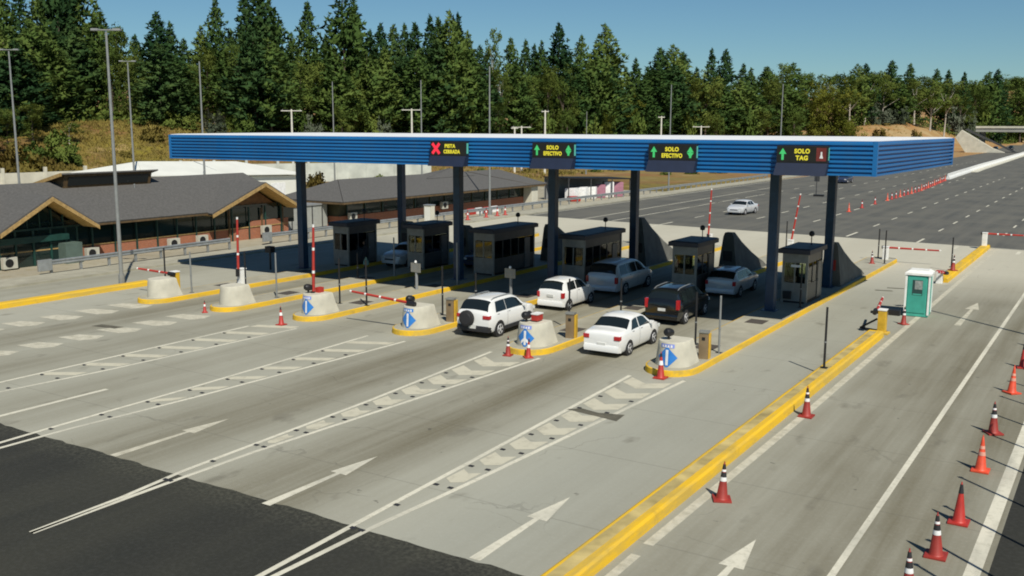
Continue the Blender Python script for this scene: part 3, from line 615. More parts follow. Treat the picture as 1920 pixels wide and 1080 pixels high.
for p in (FL, FR, BR, BL):
    b = B(); q = p+off; b.span((q.x-.085, q.y-.085, ZB-.005), (q.x+.085, q.y+.085, ZT+.003)); b.build('corner_trim', M_blue, cy)
b = B(); P4 = [p+off for p in (FL, FR, BR, BL)]
b.loft([[Vector((p.x, p.y, ZT-.10)) for p in P4], [Vector((p.x, p.y, ZT+.03)) for p in P4], [Vector((p.x*.985, p.y*.96, ZT+.06)) for p in P4], [Vector((p.x*.95, p.y*.3, ZT+.10)) for p in P4]]); b.build('roof', mat('white_roof_sheet', (.82, .82, .80), .5, vary=.04), cy)
b = B(); b.loft([[Vector((p.x*.998, p.y*.99, ZB+.05)) for p in P4], [Vector((p.x*.998, p.y*.99, ZB+.12)) for p in P4]]); b.build('soffit', mat('dark_soffit', (.05, .055, .065), .6), cy)
for x, y in ((-43.3, 43.9), (-32.6, 45.6), (-27.05, 46.9), (-14.3, 46.0), (-43.7, 54.2), (-25.9, 55.0), (-13.85, 54.7), (-32.4, 54.8), (-20.2, 54.9)):
    if x in (-32.4, -20.2): continue
    b = B(); b.box((x+28, y-47, 3.62), (.44, .44, 7.02), 0, .03); col = b.build('column', M_navy, cy)
    b = B(); b.box((x+28, y-47, .225), (.7, .7, .05), 0, .01); b.build('base_plate', M_navy, col)
# roof beams seen from below
for y in (44.5, 54.6):
    b = B(); b.span((-19.2, y-47-.15, ZB-.02), (18.5, y-47+.15, ZB+.04)); b.build('beam', M_navy, cy)
# ---------------------------------------------------------------- lane signs on the fascia
def text_mesh(name, s, size, m, parent, loc, sx=1., bold=.012):
    cu = bpy.data.curves.new(name, 'FONT'); cu.body = s; cu.size = size; cu.align_x = 'CENTER'; cu.align_y = 'CENTER'; cu.offset = bold; cu.extrude = .004; cu.space_character = 1.12
    tmp = bpy.data.objects.new(name, cu); COL.objects.link(tmp); bpy.context.view_layer.update()
    me = bpy.data.meshes.new_from_object(tmp.evaluated_get(bpy.context.evaluated_depsgraph_get())); bpy.data.objects.remove(tmp)
    me.materials.clear(); me.materials.append(m); o = bpy.data.objects.new(name, me); COL.objects.link(o)
    o.parent = parent; o.location = loc; o.rotation_euler = (R(90), 0, 0); o.scale = (sx, 1, 1); return o
def lane_sign(x, lab, l1, l2, left, right, wd=2.05):
    y = FL.y+(x-FL.x)*(FR.y-FL.y)/(FR.x-FL.x)-.08
    t = thing('lane_sign', lab, 'lane sign', (x, y, 7.58), math.atan2(FR.y-FL.y, FR.x-FL.x), 'lane signs on the canopy')
    b = B(); b.span((-wd/2, -.28, 0), (wd/2, 0, .70), .02); b.build('housing', M_black, t)
    b = B(); b.span((-wd/2+.05, -.286, .05), (wd/2-.05, -.28, .65)); b.build('screen', M_screen, t)
    b = B(); b.span((wd/2+.001, -.21, .12), (wd/2+.012, -.06, .62)); b.build('side_strip', mat('pale_green_strip', (.12, .50, .38), .4), t)
    b = B(); b.loft([[(-wd/2, -.28, -.002), (wd/2, -.28, -.002), (wd/2, .0, -.002), (-wd/2, .0, -.002)], [(-wd/2-.06, -.46, -.50), (wd/2-.06, -.46, -.50), (wd/2-.06, .0, -.50), (-wd/2-.06, .0, -.50)]]); b.build('shroud', mat('dark_navy_shroud', (.010, .018, .045), .6), t)
    text_mesh('lettering', l1, .24, M_ledY, t, (.12 if left == 'x' else 0, -.292, .47), .92)
    text_mesh('lettering', l2, .24, M_ledY, t, (.22 if left == 'x' else 0, -.292, .20), .80 if len(l2) > 4 else .95)
    def up(cx, m, dn=False):
        b = B(); z0, z1 = .12, .60
        b.poly([(cx-.05, -.29, z0), (cx+.05, -.29, z0), (cx+.05, -.29, .36), (cx-.05, -.29, .36)]); b.poly([(cx-.15, -.291, .36), (cx+.15, -.291, .36), (cx, -.291, z1)])
        if dn: b.poly([(cx-.15, -.292, .34), (cx, -.292, .12), (cx+.15, -.292, .34)])
        b.build('arrow', m, t)
    if left == 'up': up(-wd/2+.25, M_ledG)
    if left == 'x':
        b = B()
        for s in (1, -1):
            c = Vector((-wd/2+.33, -.29-.001*s, .35)); d = Vector((.21, 0, .25*s)); n = Vector((-d.z, 0, d.x)).normalized()*.075
            b.poly([c-d-n, c+d-n, c+d+n, c-d+n])
        b.build('cross', M_ledR, t)
    if right == 'up': up(wd/2-.25, M_ledG, True)
    if right == 'red':
        b = B(); b.span((wd/2-.46, -.29, .09), (wd/2-.07, -.2865, .62)); b.build('red_panel', mat('dull_red_led', (.12, .02, .015), .5, vary=.3, emit=.25), t)
        b = B(); b.poly([(wd/2-.33, -.293, .2), (wd/2-.19, -.293, .2), (wd/2-.22, -.293, .32), (wd/2-.30, -.293, .32)]); b.poly([(wd/2-.29, -.293, .32), (wd/2-.23, -.293, .32), (wd/2-.23, -.293, .46), (wd/2-.29, -.293, .46)]); b.build('symbol', M_swhite, t)
lane_sign(-28.33, 'lane sign with a red cross reading PISTA CERRADA', 'PISTA', 'CERRADA', 'x', None)
lane_sign(-22.62, 'lane sign reading SOLO EFECTIVO nearer the red cross sign', 'SOLO', 'EFECTIVO', 'up', 'up', 2.12)
lane_sign(-16.87, 'lane sign reading SOLO EFECTIVO nearer the SOLO TAG sign', 'SOLO', 'EFECTIVO', 'up', 'up', 2.15)
lane_sign(-11.36, 'lane sign reading SOLO TAG with one green arrow and red panel', 'SOLO', 'TAG', 'up', 'red', 2.05)

# ---------------------------------------------------------------- toll booths
def booth(x, y, wd, ln, lab, lit, h=2.55):
    t = thing('toll_booth', lab, 'toll booth', (x, y, .2), 0, 'toll booths under the canopy'); hx, hy = wd/2, ln/2
    b = B(); b.span((-hx, -hy, 0), (hx, hy, .12)); b.build('plinth', M_black, t)
    b = B(); b.span((-hx+.02, -hy+.02, .12), (hx-.02, hy-.02, .16)); b.build('floor', M_black, t)
    for nm, p, q in (('side_wall', (-hx+.02, -hy+.05), (-hx+.06, hy-.05)), ('side_wall', (hx-.06, -hy+.05), (hx-.02, hy-.05)), ('rear_wall', (-hx+.07, hy-.06), (hx-.07, hy-.02))):
        b = B(); b.span((p[0], p[1], .12), (q[0], q[1], 1.0)); b.build(nm, M_panel, t)
        b = B(); b.span((p[0], p[1], 2.06), (q[0], q[1], h-.01)); b.build('head_panel', M_panel, t)
    b = B(); b.span((-hx+.1, -hy*.5, .8), (hx-.1, -hy*.5+.5, .86)); b.build('desk', M_grey, t)
    b = B(); b.span((-.2, -hy*.5+.1, .87), (.15, -hy*.5+.16, 1.2), .01); b.build('monitor', M_black, t)
    b = B(); b.span((.1, hy*.1, 1.25), (.42, hy*.1+.02, 1.7)); b.build('notice_sheet', M_lit, t)
    b = B(); b.span((-hx, -hy-.012, .12), (hx, -hy+.018, 1.05)); b.build('lower_panel', M_alu, t)
    b = B(); b.span((-hx, -hy-.012, 2.08), (hx, -hy+.018, h-.02)); b.build('upper_panel', M_alu, t)
    for sx in (-1, 1):
        for sy in (-1, 1):
            b = B(); b.box((sx*(hx-.05), sy*(hy-.05), h/2), (.12, .12, h-.02), 0, .01); b.build('corner_post', M_alu, t)
    wdw = (wd-.3)/2
    for k in (-1, 1):
        b = B(); b.box((k*(wdw/2+.03), -hy+.005, 1.56), (wdw-.02, .03, .98)); p = b.build('front_window', M_clear, t)
    b = B(); b.box((0, hy-.03, 1.53), (wd-.2, .012, 1.04)); b.build('rear_window', M_clear, t)
    b = B(); b.box((0, -hy-.002, 1.56), (.07, .05, 1.0)); b.build('mullion', M_alu, t)
    n = max(2, round(ln/.9))
    for sx in (-1, 1):
        for k in range(n):
            c = -hy+.12+(ln-.24)*(k+.5)/n
            b = B(); b.box((sx*(hx-.03), c, 1.53), (.012, (ln-.24)/n-.05, 1.04)); b.build('side_window', M_clear, t)
            b = B(); b.box((sx*(hx-.02), c+(ln-.24)/n/2, 1.53), (.05, .05, 1.05)); b.build('window_bar', M_panel, t)
    b = B(); b.box((hx-.0, hy*.62, 1.05), (.03, .62, 1.86), 0); d_ = b.build('door', mat('door_panel', (.15, .15, .145), .4, .4), t)
    b = B(); b.box((hx+.025, hy*.62-.24, 1.05), (.04, .04, .14)); b.build('handle', M_steel, d_)
    b = B(); o = .16
    b.loft([[(-hx-o, -hy-.28, h), (hx+o, -hy-.28, h), (hx+o, hy+.2, h), (-hx-o, hy+.2, h)], [(-hx-o, -hy-.28, h+.22), (hx+o, -hy-.28, h+.22), (hx+o, hy+.2, h+.22), (-hx-o, hy+.2, h+.22)], [(-hx-o+.1, -hy-.1, h+.27), (hx+o-.1, -hy-.1, h+.27), (hx+o-.1, hy+.1, h+.27), (-hx-o+.1, hy+.1, h+.27)]]); b.build('roof', M_roofbooth, t)
    b = B(); b.tube((.2, hy*.5, h+.25), (.2, hy*.5, h+.75), .025); b.build('mast', M_black, t)
    b = B(); b.lathe([(.02, 0), (.13, .05), (.15, .16), (.10, .27), (.02, .3)], 10, (.2, hy*.5, h+.68)); b.build('lamp', M_black, t, smooth=True)
    return t
b6 = booth(-13.93, 49.95, 1.28, 2.7, 'single toll booth nearest the camera beside the tag lane', 0)
b = B(); b.span((-.52, -1.50, .22), (-.12, -1.36, .62), .02); b.build('air_vent', M_black, b6)
b = B(); b.span((-.2, -1.385, 1.86), (.28, -1.377, 1.98)); b.build('notice', M_swhite, b6)
booth(-19.75, 49.6, 1.36, 2.6, 'bright fronted toll booth between the silver minivan and the silver wagon', 3)
booth(-26.3, 50.3, 1.42, 4.7, 'long toll booth left of the silver minivan', 3)
booth(-32.3, 50.1, 1.42, 4.7, 'long toll booth behind the left notice boards with twin pale windows', 3)
booth(-37.3, 48.9, 1.25, 2.7, 'short toll booth right of the silver saloon facing us', 2)
booth(-42.0, 47.3, 1.25, 2.75, 'leftmost short toll booth where the person stands', 3)
# exit side wedges behind booths
for i, x in enumerate(ISL):
    if i < 2: h, y0 = 2.3, 52.6
    else: h, y0 = (2.6, 55.6) if i in (3, 4) else (2.45, 55.2)
    if i == 3: y0, h = 56.4, 3.1
    t = thing('exit_wedge_block', 'sloping dark concrete wedge behind the %s toll booth' % ['leftmost', 'second', 'third', 'fourth', 'fifth', 'rightmost'][i], 'concrete wedge', (x+.1, y0, .2), 0, 'concrete wedges at the exit side')
    b = B(); r = []
    for k, (yy, z) in enumerate(((0, h), (.5, h), (1.6, h*.74), (3.2, h*.44), (5.0, h*.16), (5.7, .02))):
        bw, tw = .62, .62-.115*z
        r.append([(-bw, yy, 0), (bw, yy, 0), (tw, yy, z*.9), (tw-.1, yy, z), (-tw+.1, yy, z), (-tw, yy, z*.9)])
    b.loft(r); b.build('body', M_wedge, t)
    b = B(); b.span((-.28, -.02, .9), (.28, -.005, 1.5)); b.build('marker_plate', M_red if i == 5 else M_black, t)
# ---------------------------------------------------------------- person by the leftmost booth
def skin_mesh(name, pts, edges, m, parent, sub=2):
    me = bpy.data.meshes.new(name); me.from_pydata([p[:3] for p in pts], edges, []); o = bpy.data.objects.new(name, me); COL.objects.link(o)
    md = o.modifiers.new('skin', 'SKIN'); sk = me.skin_vertices[0].data
    for i, p in enumerate(pts): sk[i].radius = (p[3], p[4] if len(p) > 4 else p[3]); sk[i].use_root = i == 0
    md.use_smooth_shade = True; s_ = o.modifiers.new('sub', 'SUBSURF'); s_.levels = s_.render_levels = sub
    bpy.context.view_layer.update(); me2 = bpy.data.meshes.new_from_object(o.evaluated_get(bpy.context.evaluated_depsgraph_get())); bpy.data.objects.remove(o)
    me2.materials.clear(); me2.materials.append(m); o = bpy.data.objects.new(name, me2); COL.objects.link(o); o.parent = parent; return o
pr = thing('person', 'person in dark clothes holding a pale bag by the leftmost booth', 'person', (-40.85, 46.9, .01), R(150))
pts = [(0, 0, .95, .15, .11), (0, 0, 1.15, .14, .1), (0, 0, 1.36, .18, .11), (0, 0, 1.48, .07), (0, .01, 1.56, .055), (0, .015, 1.66, .085, .10), (0, .01, 1.75, .06),
       (.18, 0, 1.40, .065), (.23, .0, 1.16, .048), (.24, .06, .92, .036), (.24, .09, .83, .03), (-.18, 0, 1.40, .065), (-.23, 0, 1.16, .048), (-.22, .08, .94, .036), (-.21, .11, .86, .03),
       (.10, 0, .86, .085), (.11, .01, .50, .06), (.12, -.01, .10, .045), (.12, .12, .05, .04), (-.10, 0, .86, .085), (-.12, .03, .50, .06), (-.13, 0, .10, .045), (-.13, .13, .05, .04)]
ed = [(0,1),(1,2),(2,3),(3,4),(4,5),(5,6),(2,7),(7,8),(8,9),(9,10),(2,11),(11,12),(12,13),(13,14),(0,15),(15,16),(16,17),(17,18),(0,19),(19,20),(20,21),(21,22)]
for s, w0 in ((1, 10), (-1, 14)):
    bx, by, bz = pts[w0][:3]
    for k, (dx, dy, L) in enumerate(((-.03, .03, .075), (-.01, .035, .085), (.01, .03, .08), (.028, .02, .065), (-.04*s, .05, .05))):
        n0 = len(pts); pts += [(bx+dx*.8, by+dy*.6, bz-.045, .011), (bx+dx, by+dy, bz-.045-L*.55, .0095), (bx+dx, by+dy+.012, bz-.045-L, .008)]
        ed += [(w0, n0), (n0, n0+1), (n0+1, n0+2)]
skin_mesh('body', pts, ed, M_cloth, pr, 1)
b = B(); b.lathe([(.03, .0), (.085, .03), (.098, .09), (.085, .16), (.03, .2)], 12, (0, -.005, 1.63)); b.build('hair', M_hair, pr, smooth=True)
b = B(); b.box((0, .085, 1.66), (.13, .07, .17), 0, .03); b.box((0, .125, 1.66), (.03, .03, .05), 0, .01); b.build('face', M_skin, pr, smooth=True)
b = B(); b.loft([[(-.03, -.01, .78), (.03, -.01, .78), (.03, .01, .78), (-.03, .01, .78)], [(-.17, -.07, .5), (.17, -.07, .5), (.17, .07, .5), (-.17, .07, .5)], [(-.19, -.08, .3), (.19, -.08, .3), (.19, .08, .3), (-.19, .08, .3)]])
bg = tag(b.build('carrier_bag', M_palegreen, None, smooth=True), 'pale green bag hanging from the hand of the person', 'bag'); bg.location = (-40.64, 46.73, .01)
# ------------------------------------------------------------------ vehicles
def pchip(pts):
    xs = [p[0] for p in pts]; ys = [p[1] for p in pts]; n = len(xs)
    dl = [(ys[i+1]-ys[i])/(xs[i+1]-xs[i]) for i in range(n-1)]
    m = [dl[0]]+[0 if dl[i-1]*dl[i] <= 0 else 2*dl[i-1]*dl[i]/(dl[i-1]+dl[i]) for i in range(1, n-1)]+[dl[-1]]
    def f(x):
        if x <= xs[0]: return ys[0]
        if x >= xs[-1]: return ys[-1]
        for i in range(n-1):
            if x <= xs[i+1]:
                h = xs[i+1]-xs[i]; t = (x-xs[i])/h
                return ys[i]*(2*t**3-3*t*t+1)+h*m[i]*(t**3-2*t*t+t)+ys[i+1]*(3*t*t-2*t**3)+h*m[i+1]*(t**3-t*t)
    return f
def car(name, label, cat, paint, loc, rz, L, W, top, belt, win, ws, rw, wb, r=.31, tail=(.75, .14, .3), spare=False, rails=False, lower=None, plate=.55, z0=.24, hl=.66):
    t = thing(name, label, cat, loc, rz, 'cars at the toll plaza')
    T = pchip(top); ya, yb = -L/2, L/2
    def HW(y):
        e = min((y-ya)/.55, (yb-y)/.75, 1); e = max(0, e); return W/2*((.83 if y > 0 else .915)+(.17 if y > 0 else .085)*math.sin(e*math.pi/2))
    def sec(y):
        hw = HW(y); zt = T(y); zb = min(belt(y) if callable(belt) else belt, zt-.035); e = min((y-ya)/.3, (yb-y)/.3, 1)
        b0 = z0+.07*(1-max(0, e)); dz = max(0, zt-zb-.035); xe = hw*.955-dz*.31-.015
        k = min(1, dz/.25)
        return [(hw*.90, b0), (hw*.965, b0+.09), (hw, b0+(zb-b0)*.5), (hw*.992, zb-.07*min(1, (zb-b0)/.4)), (hw*.955, zb), (xe, zt-.035-.045*k), (xe-.075, zt-.015-.02*k), (xe*.5, zt-.002), (0, zt+.012)]
    def S(y, s, sg=1):
        p = sec(y); i = min(int(s), 7); f = s-i; a, c = p[i], p[i+1]; return Vector((sg*(a[0]+(c[0]-a[0])*f), y, a[1]+(c[1]-a[1])*f))
    def Sn(y, s, sg, o):
        p = S(y, s, sg); e = .02; du = S(min(yb, y+e), s, sg)-S(max(ya, y-e), s, sg); dv = S(y, min(8, s+e), sg)-S(y, max(0, s-e), sg)
        n = du.cross(dv).normalized()*(-sg); 
        if n.dot(Vector((p.x, 0, p.z-.6))) < 0 and abs(p.x)+abs(p.z-.6) > .2: n = -n
        return p+n*o
    st = sorted(set([ya, ya+.03, ya+.08, ya+.15, ya+.25, ya+.4, ya+.55, yb, yb-.03, yb-.08, yb-.16, yb-.28, yb-.45, yb-.7]+[ya+.7+k*(L-1.4)/26 for k in range(27)]))
    b = B(); rings = []
    for y in st:
        p = sec(y); rings.append([(x, y, z) for x, z in p]+[(-x, y, z) for x, z in p[-2::-1]])
    b.loft(rings); b.build('body', paint, t, smooth=38)
    def pane(nm, m, c0, c1, c2, c3, sgs=(1,), nu=8, nv=4, o=.008, parent=t):     # corners (y, s): bottom rear, bottom front, top front, top rear
        for sg in sgs:
            b = B(); V = []
            for j in range(nv+1):
                row = []
                for i in range(nu+1):
                    u, v = i/nu, j/nv
                    y = (c0[0]*(1-u)+c1[0]*u)*(1-v)+(c3[0]*(1-u)+c2[0]*u)*v; s = (c0[1]*(1-u)+c1[1]*u)*(1-v)+(c3[1]*(1-u)+c2[1]*u)*v
                    row.append(b.v(Sn(y, s, sg, o)))
                V.append(row)
            for j in range(nv):
                for i in range(nu): b.f([V[j][i], V[j][i+1], V[j+1][i+1], V[j+1][i]])
            q = b.build(nm, m, parent, smooth=True)
        return q
    for y0b, y0t, y1b, y1t in win: pane('side_window', M_glass, (y0b, 4.1), (y1b, 4.1), (y1t, 4.9), (y0t, 4.9), (1, -1))
    def screen(nm, yb_, yt_):
        b = B(); V = []
        for j in range(7):
            v = j/6; y = yb_+(yt_-yb_)*v; row = []
            for i in range(13):
                u = i/6-1; s = 8-abs(u)*(2.86); row.append(b.v(Sn(y, max(5.12, s), 1 if u >= 0 else -1, .008)))
            V.append(row)
        for j in range(6):
            for i in range(12): b.f([V[j][i], V[j][i+1], V[j+1][i+1], V[j+1][i]])
        return b.build(nm, M_glass, t, smooth=True)
    screen('windscreen', *ws); screen('rear_window', *rw)
    for y0b, y0t, y1b, y1t in win[-2:]:
        for sg in (1, -1):
            q = pane('door_seam', M_black, (y1b+.03, .9), (y1b+.045, .9), (y1b+.045, 4.0), (y1b+.03, 4.0), (sg,), 1, 6, .004)
            q = pane('door_handle', M_trim, (y0b+.06, 3.35), (y0b+.24, 3.35), (y0b+.24, 3.6), (y0b+.06, 3.6), (sg,), 2, 1, .014)
    # wheels
    for y in (ya+wb[0], ya+wb[0]+wb[1]):
        for sg in (1, -1):
            hx = HW(y)*.985
            b = B(); b.tube((sg*(hx-.18), y, r), (sg*(hx+.014), y, r), r+.055, r+.055, 20); b.build('wheel_arch', M_trim, t)
            b = B(); b.tube((sg*(hx-.17), y, r), (sg*(hx+.022), y, r), r, r-.012, 20); tw = b.build('wheel', M_rubber, t)
            b = B(); b.lathe([(r*.66, 0), (r*.64, .012), (r*.5, .006), (r*.2, .012), (.03, .016)], 20); q = b.build('rim', M_rim, tw); q.location = (sg*(hx+.023), y, r); q.rotation_euler = (0, R(90)*sg, 0)
            b = B()
            for k in range(5):
                a = k*2*math.pi/5; b.box((math.cos(a)*r*.42, math.sin(a)*r*.42, .012), (.10, .09, .012), a+.6)
            q = b.build('rim_gap', M_black, tw); q.location = (sg*(hx+.023), y, r); q.rotation_euler = (0, R(90)*sg, 0)
    # lamps, bumpers, plates, mirrors
    tz, tw_, th = tail
    for sg in (1, -1):
        hx = HW(ya+.07)
        b = B(); b.box((sg*(hx-tw_/2+.012), ya+.075, tz), (tw_, .2, th), 0, .03); b.build('tail_lamp', M_tail, t)
        hx = HW(yb-.12); b = B(); b.box((sg*(hx-.13), yb-.13, hl), (.30, .24, .15), sg*-.12, .04); b.build('headlight', M_head, t)
        ym = ws[0]-.25; b = B(); b.box((sg*(HW(ym)+.06), ym, (belt(ym) if callable(belt) else belt)+.08), (.19, .11, .13), 0, .03); b.build('wing_mirror', paint if paint is not M_trim else M_trim, t)
    lw = lower or paint
    b = B(); w_ = HW(ya+.1); b.loft([[(-w_*.97, ya+.22, z0-.01), (-w_*.93, ya-.05, z0+.03), (w_*.93, ya-.05, z0+.03), (w_*.97, ya+.22, z0-.01)], [(-w_, ya+.22, z0+.2), (-w_*.95, ya-.07, z0+.18), (w_*.95, ya-.07, z0+.18), (w_, ya+.22, z0+.2)], [(-w_, ya+.22, z0+.30), (-w_*.94, ya-.03, z0+.28), (w_*.94, ya-.03, z0+.28), (w_, ya+.22, z0+.30)]]); b.build('rear_bumper', lw, t, smooth=30)
    b = B(); w_ = HW(yb-.1); b.box((0, yb-.02, z0+.16), (w_*1.7, .14, .22), 0, .04); b.build('front_bumper', lw, t)
    b = B(); b.box((0, yb-.0, z0+.30), (w_*1.1, .08, .12), 0, .02); b.build('grille', M_black, t)
    b = B(); b.box((0, ya-.015 if plate > .5 else ya-.06, plate), (.36, .03, .13), 0, .004); b.build('number_plate', M_plate, t)
    if lower:
        for sg in (1, -1):
            b = B(); b.box((sg*(W/2-.03), 0, z0+.07), (.09, L*.62, .17), 0, .03); b.build('sill_cladding', lower, t)
    if spare:
        b = B(); b.lathe([(.30, 0), (.35, .03), (.35, .17), (.31, .2)], 22); q = b.build('spare_wheel', M_rubber, t, smooth=35); q.location = (-.26, ya, .84); q.rotation_euler = (R(90), 0, 0)
        b = B(); b.lathe([(.27, .2), (.25, .215), (.02, .22)], 18); q2 = b.build('spare_cover', M_trim, q, smooth=35)
    if rails:
        for sg in (1, -1):
            b = B(); pts = []
            for k in range(9):
                y = rw[1]+.1+(ws[1]-.3-rw[1])*k/8; p = S(y, 6.0, sg); pts.append(p+Vector((0, 0, .045 if 0 < k < 8 else .0)))
            for a, c in zip(pts, pts[1:]): b.tube(a, c, .022, n=6)
            b.build('roof_rail', rails, t)
    return t
P_white = mat('white_car_paint', (.80, .80, .77), .25, vary=0, coat=.6); P_black = mat('black_car_paint', (.007, .008, .009), .2, vary=0, coat=.7)
P_silver = mat('silver_car_paint', (.62, .63, .63), .3, .15, vary=0, coat=.6); P_grey = mat('grey_car_paint', (.54, .56, .58), .3, .15, vary=0, coat=.6); P_dkblue = mat('dark_blue_car_paint', (.03, .04, .08), .25, vary=0, coat=.6)
car('parked_suv', 'white compact SUV with a black spare wheel on its tailgate', 'suv', P_white, (-23.5, 35.85, 0), R(2), 4.1, 1.77, [(-2.05, 1.02), (-2.0, 1.16), (-1.74, 1.56), (-1.35, 1.66), (-.6, 1.68), (0, 1.67), (.45, 1.57), (1.08, 1.13), (1.7, 1.02), (1.98, .84), (2.05, .68)], 1.04,
    [(-1.5, -1.36, -.62, -.62), (-.585, -.585, .98, .44)], (1.02, .52), (-1.97, -1.62), (.80, 2.52), .34, (.93, .34, .16), True, M_steel, M_trim, .48, .26, .78)
car('hatchback', 'small white hatchback waiting ahead of the SUV', 'car', P_white, (-23.85, 42.85, 0), R(1), 3.5, 1.58, [(-1.75, .92), (-1.71, 1.02), (-1.50, 1.40), (-1.2, 1.49), (-.3, 1.52), (.1, 1.48), (.42, 1.36), (.92, 1.0), (1.4, .88), (1.68, .74), (1.75, .6)], .93,
    [(-1.28, -1.16, -.42, -.42), (-.34, -.34, .80, .38)], (.88, .46), (-1.69, -1.42), (.55, 2.36), .27, (.78, .15, .28), plate=.74, z0=.2)
car('saloon_car', 'white saloon car behind the bullnose block nearest the camera', 'car', P_white, (-17.2, 35.75, 0), R(1.5), 4.2, 1.69, [(-2.1, .86), (-2.06, .98), (-1.9, 1.04), (-1.5, 1.07), (-1.36, 1.10), (-.80, 1.41), (-.35, 1.49), (.1, 1.49), (.5, 1.39), (1.08, 1.02), (1.7, .88), (2.02, .72), (2.1, .58)], .94,
    [(-1.02, -.72, -.28, -.28), (-.20, -.20, .96, .42)], (1.04, .54), (-1.36, -.84), (.86, 2.46), .29, (.80, .26, .17), plate=.52, z0=.2)
car('people_carrier', 'black people carrier with roof rails and red tail lamps', 'minivan', P_black, (-17.8, 43.0, 0), R(2), 4.4, 1.78, [(-2.2, 1.0), (-2.15, 1.14), (-1.92, 1.54), (-1.6, 1.64), (-.5, 1.67), (.1, 1.65), (.55, 1.53), (1.2, 1.08), (1.75, .96), (2.12, .78), (2.2, .6)], 1.0,
    [(-1.72, -1.60, -1.05, -1.05), (-.97, -.97, -.08, -.08), (0, 0, 1.04, .52)], (1.14, .62), (-2.12, -1.82), (.82, 2.62), .31, (.98, .15, .44), False, M_steel, None, .72)
car('minivan', 'silver minivan in the shade left of the black people carrier', 'minivan', P_silver, (-23.75, 48.9, 0), R(1), 5.0, 1.98, [(-2.5, 1.04), (-2.44, 1.18), (-2.2, 1.64), (-1.85, 1.74), (-.6, 1.77), (.3, 1.74), (.8, 1.60), (1.52, 1.08), (2.1, .95), (2.42, .78), (2.5, .62)], 1.04,
    [(-2.02, -1.9, -1.1, -1.1), (-1.02, -1.02, .05, .05), (.13, .13, 1.34, .78)], (1.46, .88), (-2.42, -2.1), (1.0, 3.03), .33, (.86, .16, .36), plate=.80)
car('estate_car', 'silver estate car at the booth ahead of the black people carrier', 'car', P_grey, (-18.1, 51.4, 0), R(2), 4.6, 1.74, [(-2.3, .94), (-2.26, 1.04), (-1.86, 1.36), (-1.5, 1.45), (-.4, 1.48), (.0, 1.46), (.4, 1.36), (1.0, 1.0), (1.7, .88), (2.2, .74), (2.3, .58)], .93,
    [(-1.7, -1.52, -.95, -.95), (-.87, -.87, -.1, -.1), (-.02, -.02, .88, .38)], (.96, .46), (-2.22, -1.74), (.88, 2.6), .3, (.82, .16, .24), False, M_trim, None, .6)
car('saloon_car', 'silver saloon facing the camera between the two leftmost booths', 'car', P_silver, (-39.85, 50.3, 0), R(181), 4.4, 1.72, [(-2.2, .88), (-2.14, 1.0), (-1.6, 1.06), (-1.4, 1.1), (-.85, 1.41), (-.3, 1.47), (.1, 1.46), (.5, 1.36), (1.08, 1.02), (1.7, .9), (2.1, .74), (2.2, .6)], .95,
    [(-1.02, -.72, -.28, -.28), (-.20, -.20, .96, .42)], (1.04, .54), (-1.36, -.88), (.9, 2.55), .3, (.80, .26, .17), plate=.55)
car('hatchback', 'dark blue car facing the camera behind a canopy column', 'car', P_dkblue, (-35.0, 52.4, 0), R(180), 3.9, 1.68, [(-1.95, .92), (-1.9, 1.02), (-1.66, 1.38), (-1.3, 1.47), (-.3, 1.5), (.1, 1.47), (.45, 1.36), (1.0, 1.0), (1.5, .88), (1.86, .74), (1.95, .6)], .93,
    [(-1.4, -1.26, -.42, -.42), (-.34, -.34, .86, .38)], (.95, .46), (-1.87, -1.58), (.7, 2.5), .29, (.78, .15, .28))
car('saloon_car', 'silver saloon on the open highway beyond the booths', 'car', P_silver, (-34.4, 99.6, 0), R(176), 4.5, 1.76, [(-2.25, .88), (-2.19, 1.0), (-1.6, 1.06), (-1.4, 1.1), (-.85, 1.43), (-.3, 1.49), (.1, 1.48), (.5, 1.38), (1.08, 1.02), (1.7, .9), (2.15, .74), (2.25, .6)], .95,
    [(-1.02, -.72, -.28, -.28), (-.20, -.20, .96, .42)], (1.04, .54), (-1.36, -.88), (.9, 2.6), .31, (.80, .26, .17))
car('hatchback', 'dark car on the highway just under the canopy right end', 'car', P_dkblue, (-40.0, 165.5, 0), R(178), 4.2, 1.72, [(-2.1, .92), (-2.05, 1.02), (-1.8, 1.38), (-1.4, 1.47), (-.3, 1.5), (.1, 1.47), (.45, 1.36), (1.0, 1.0), (1.6, .88), (2.0, .74), (2.1, .6)], .93,
    [(-1.4, -1.26, -.42, -.42), (-.34, -.34, .86, .38)], (.95, .46), (-2.02, -1.72), (.8, 2.55), .31, (.78, .15, .28))
for k, (x, y, lab) in enumerate(((-47.3, 436, 'dark distant car on the road by the overpass, left one'), (-44.2, 462, 'dark distant van on the road by the overpass, right one'))):
    car('distant_car', lab, 'car', P_black, (x, y, 0), R(178), 4.6, 1.8, [(-2.3, 1.05), (-2.2, 1.2), (-2.0, 1.7), (-1.6, 1.8), (-.3, 1.82), (.1, 1.8), (.6, 1.6), (1.2, 1.1), (1.8, .95), (2.2, .8), (2.3, .6)], 1.0,
        [(-1.6, -1.5, -.5, -.5), (-.4, -.4, 1.0, .5)], (1.1, .66), (-2.18, -1.94), (.8, 2.8), .33)
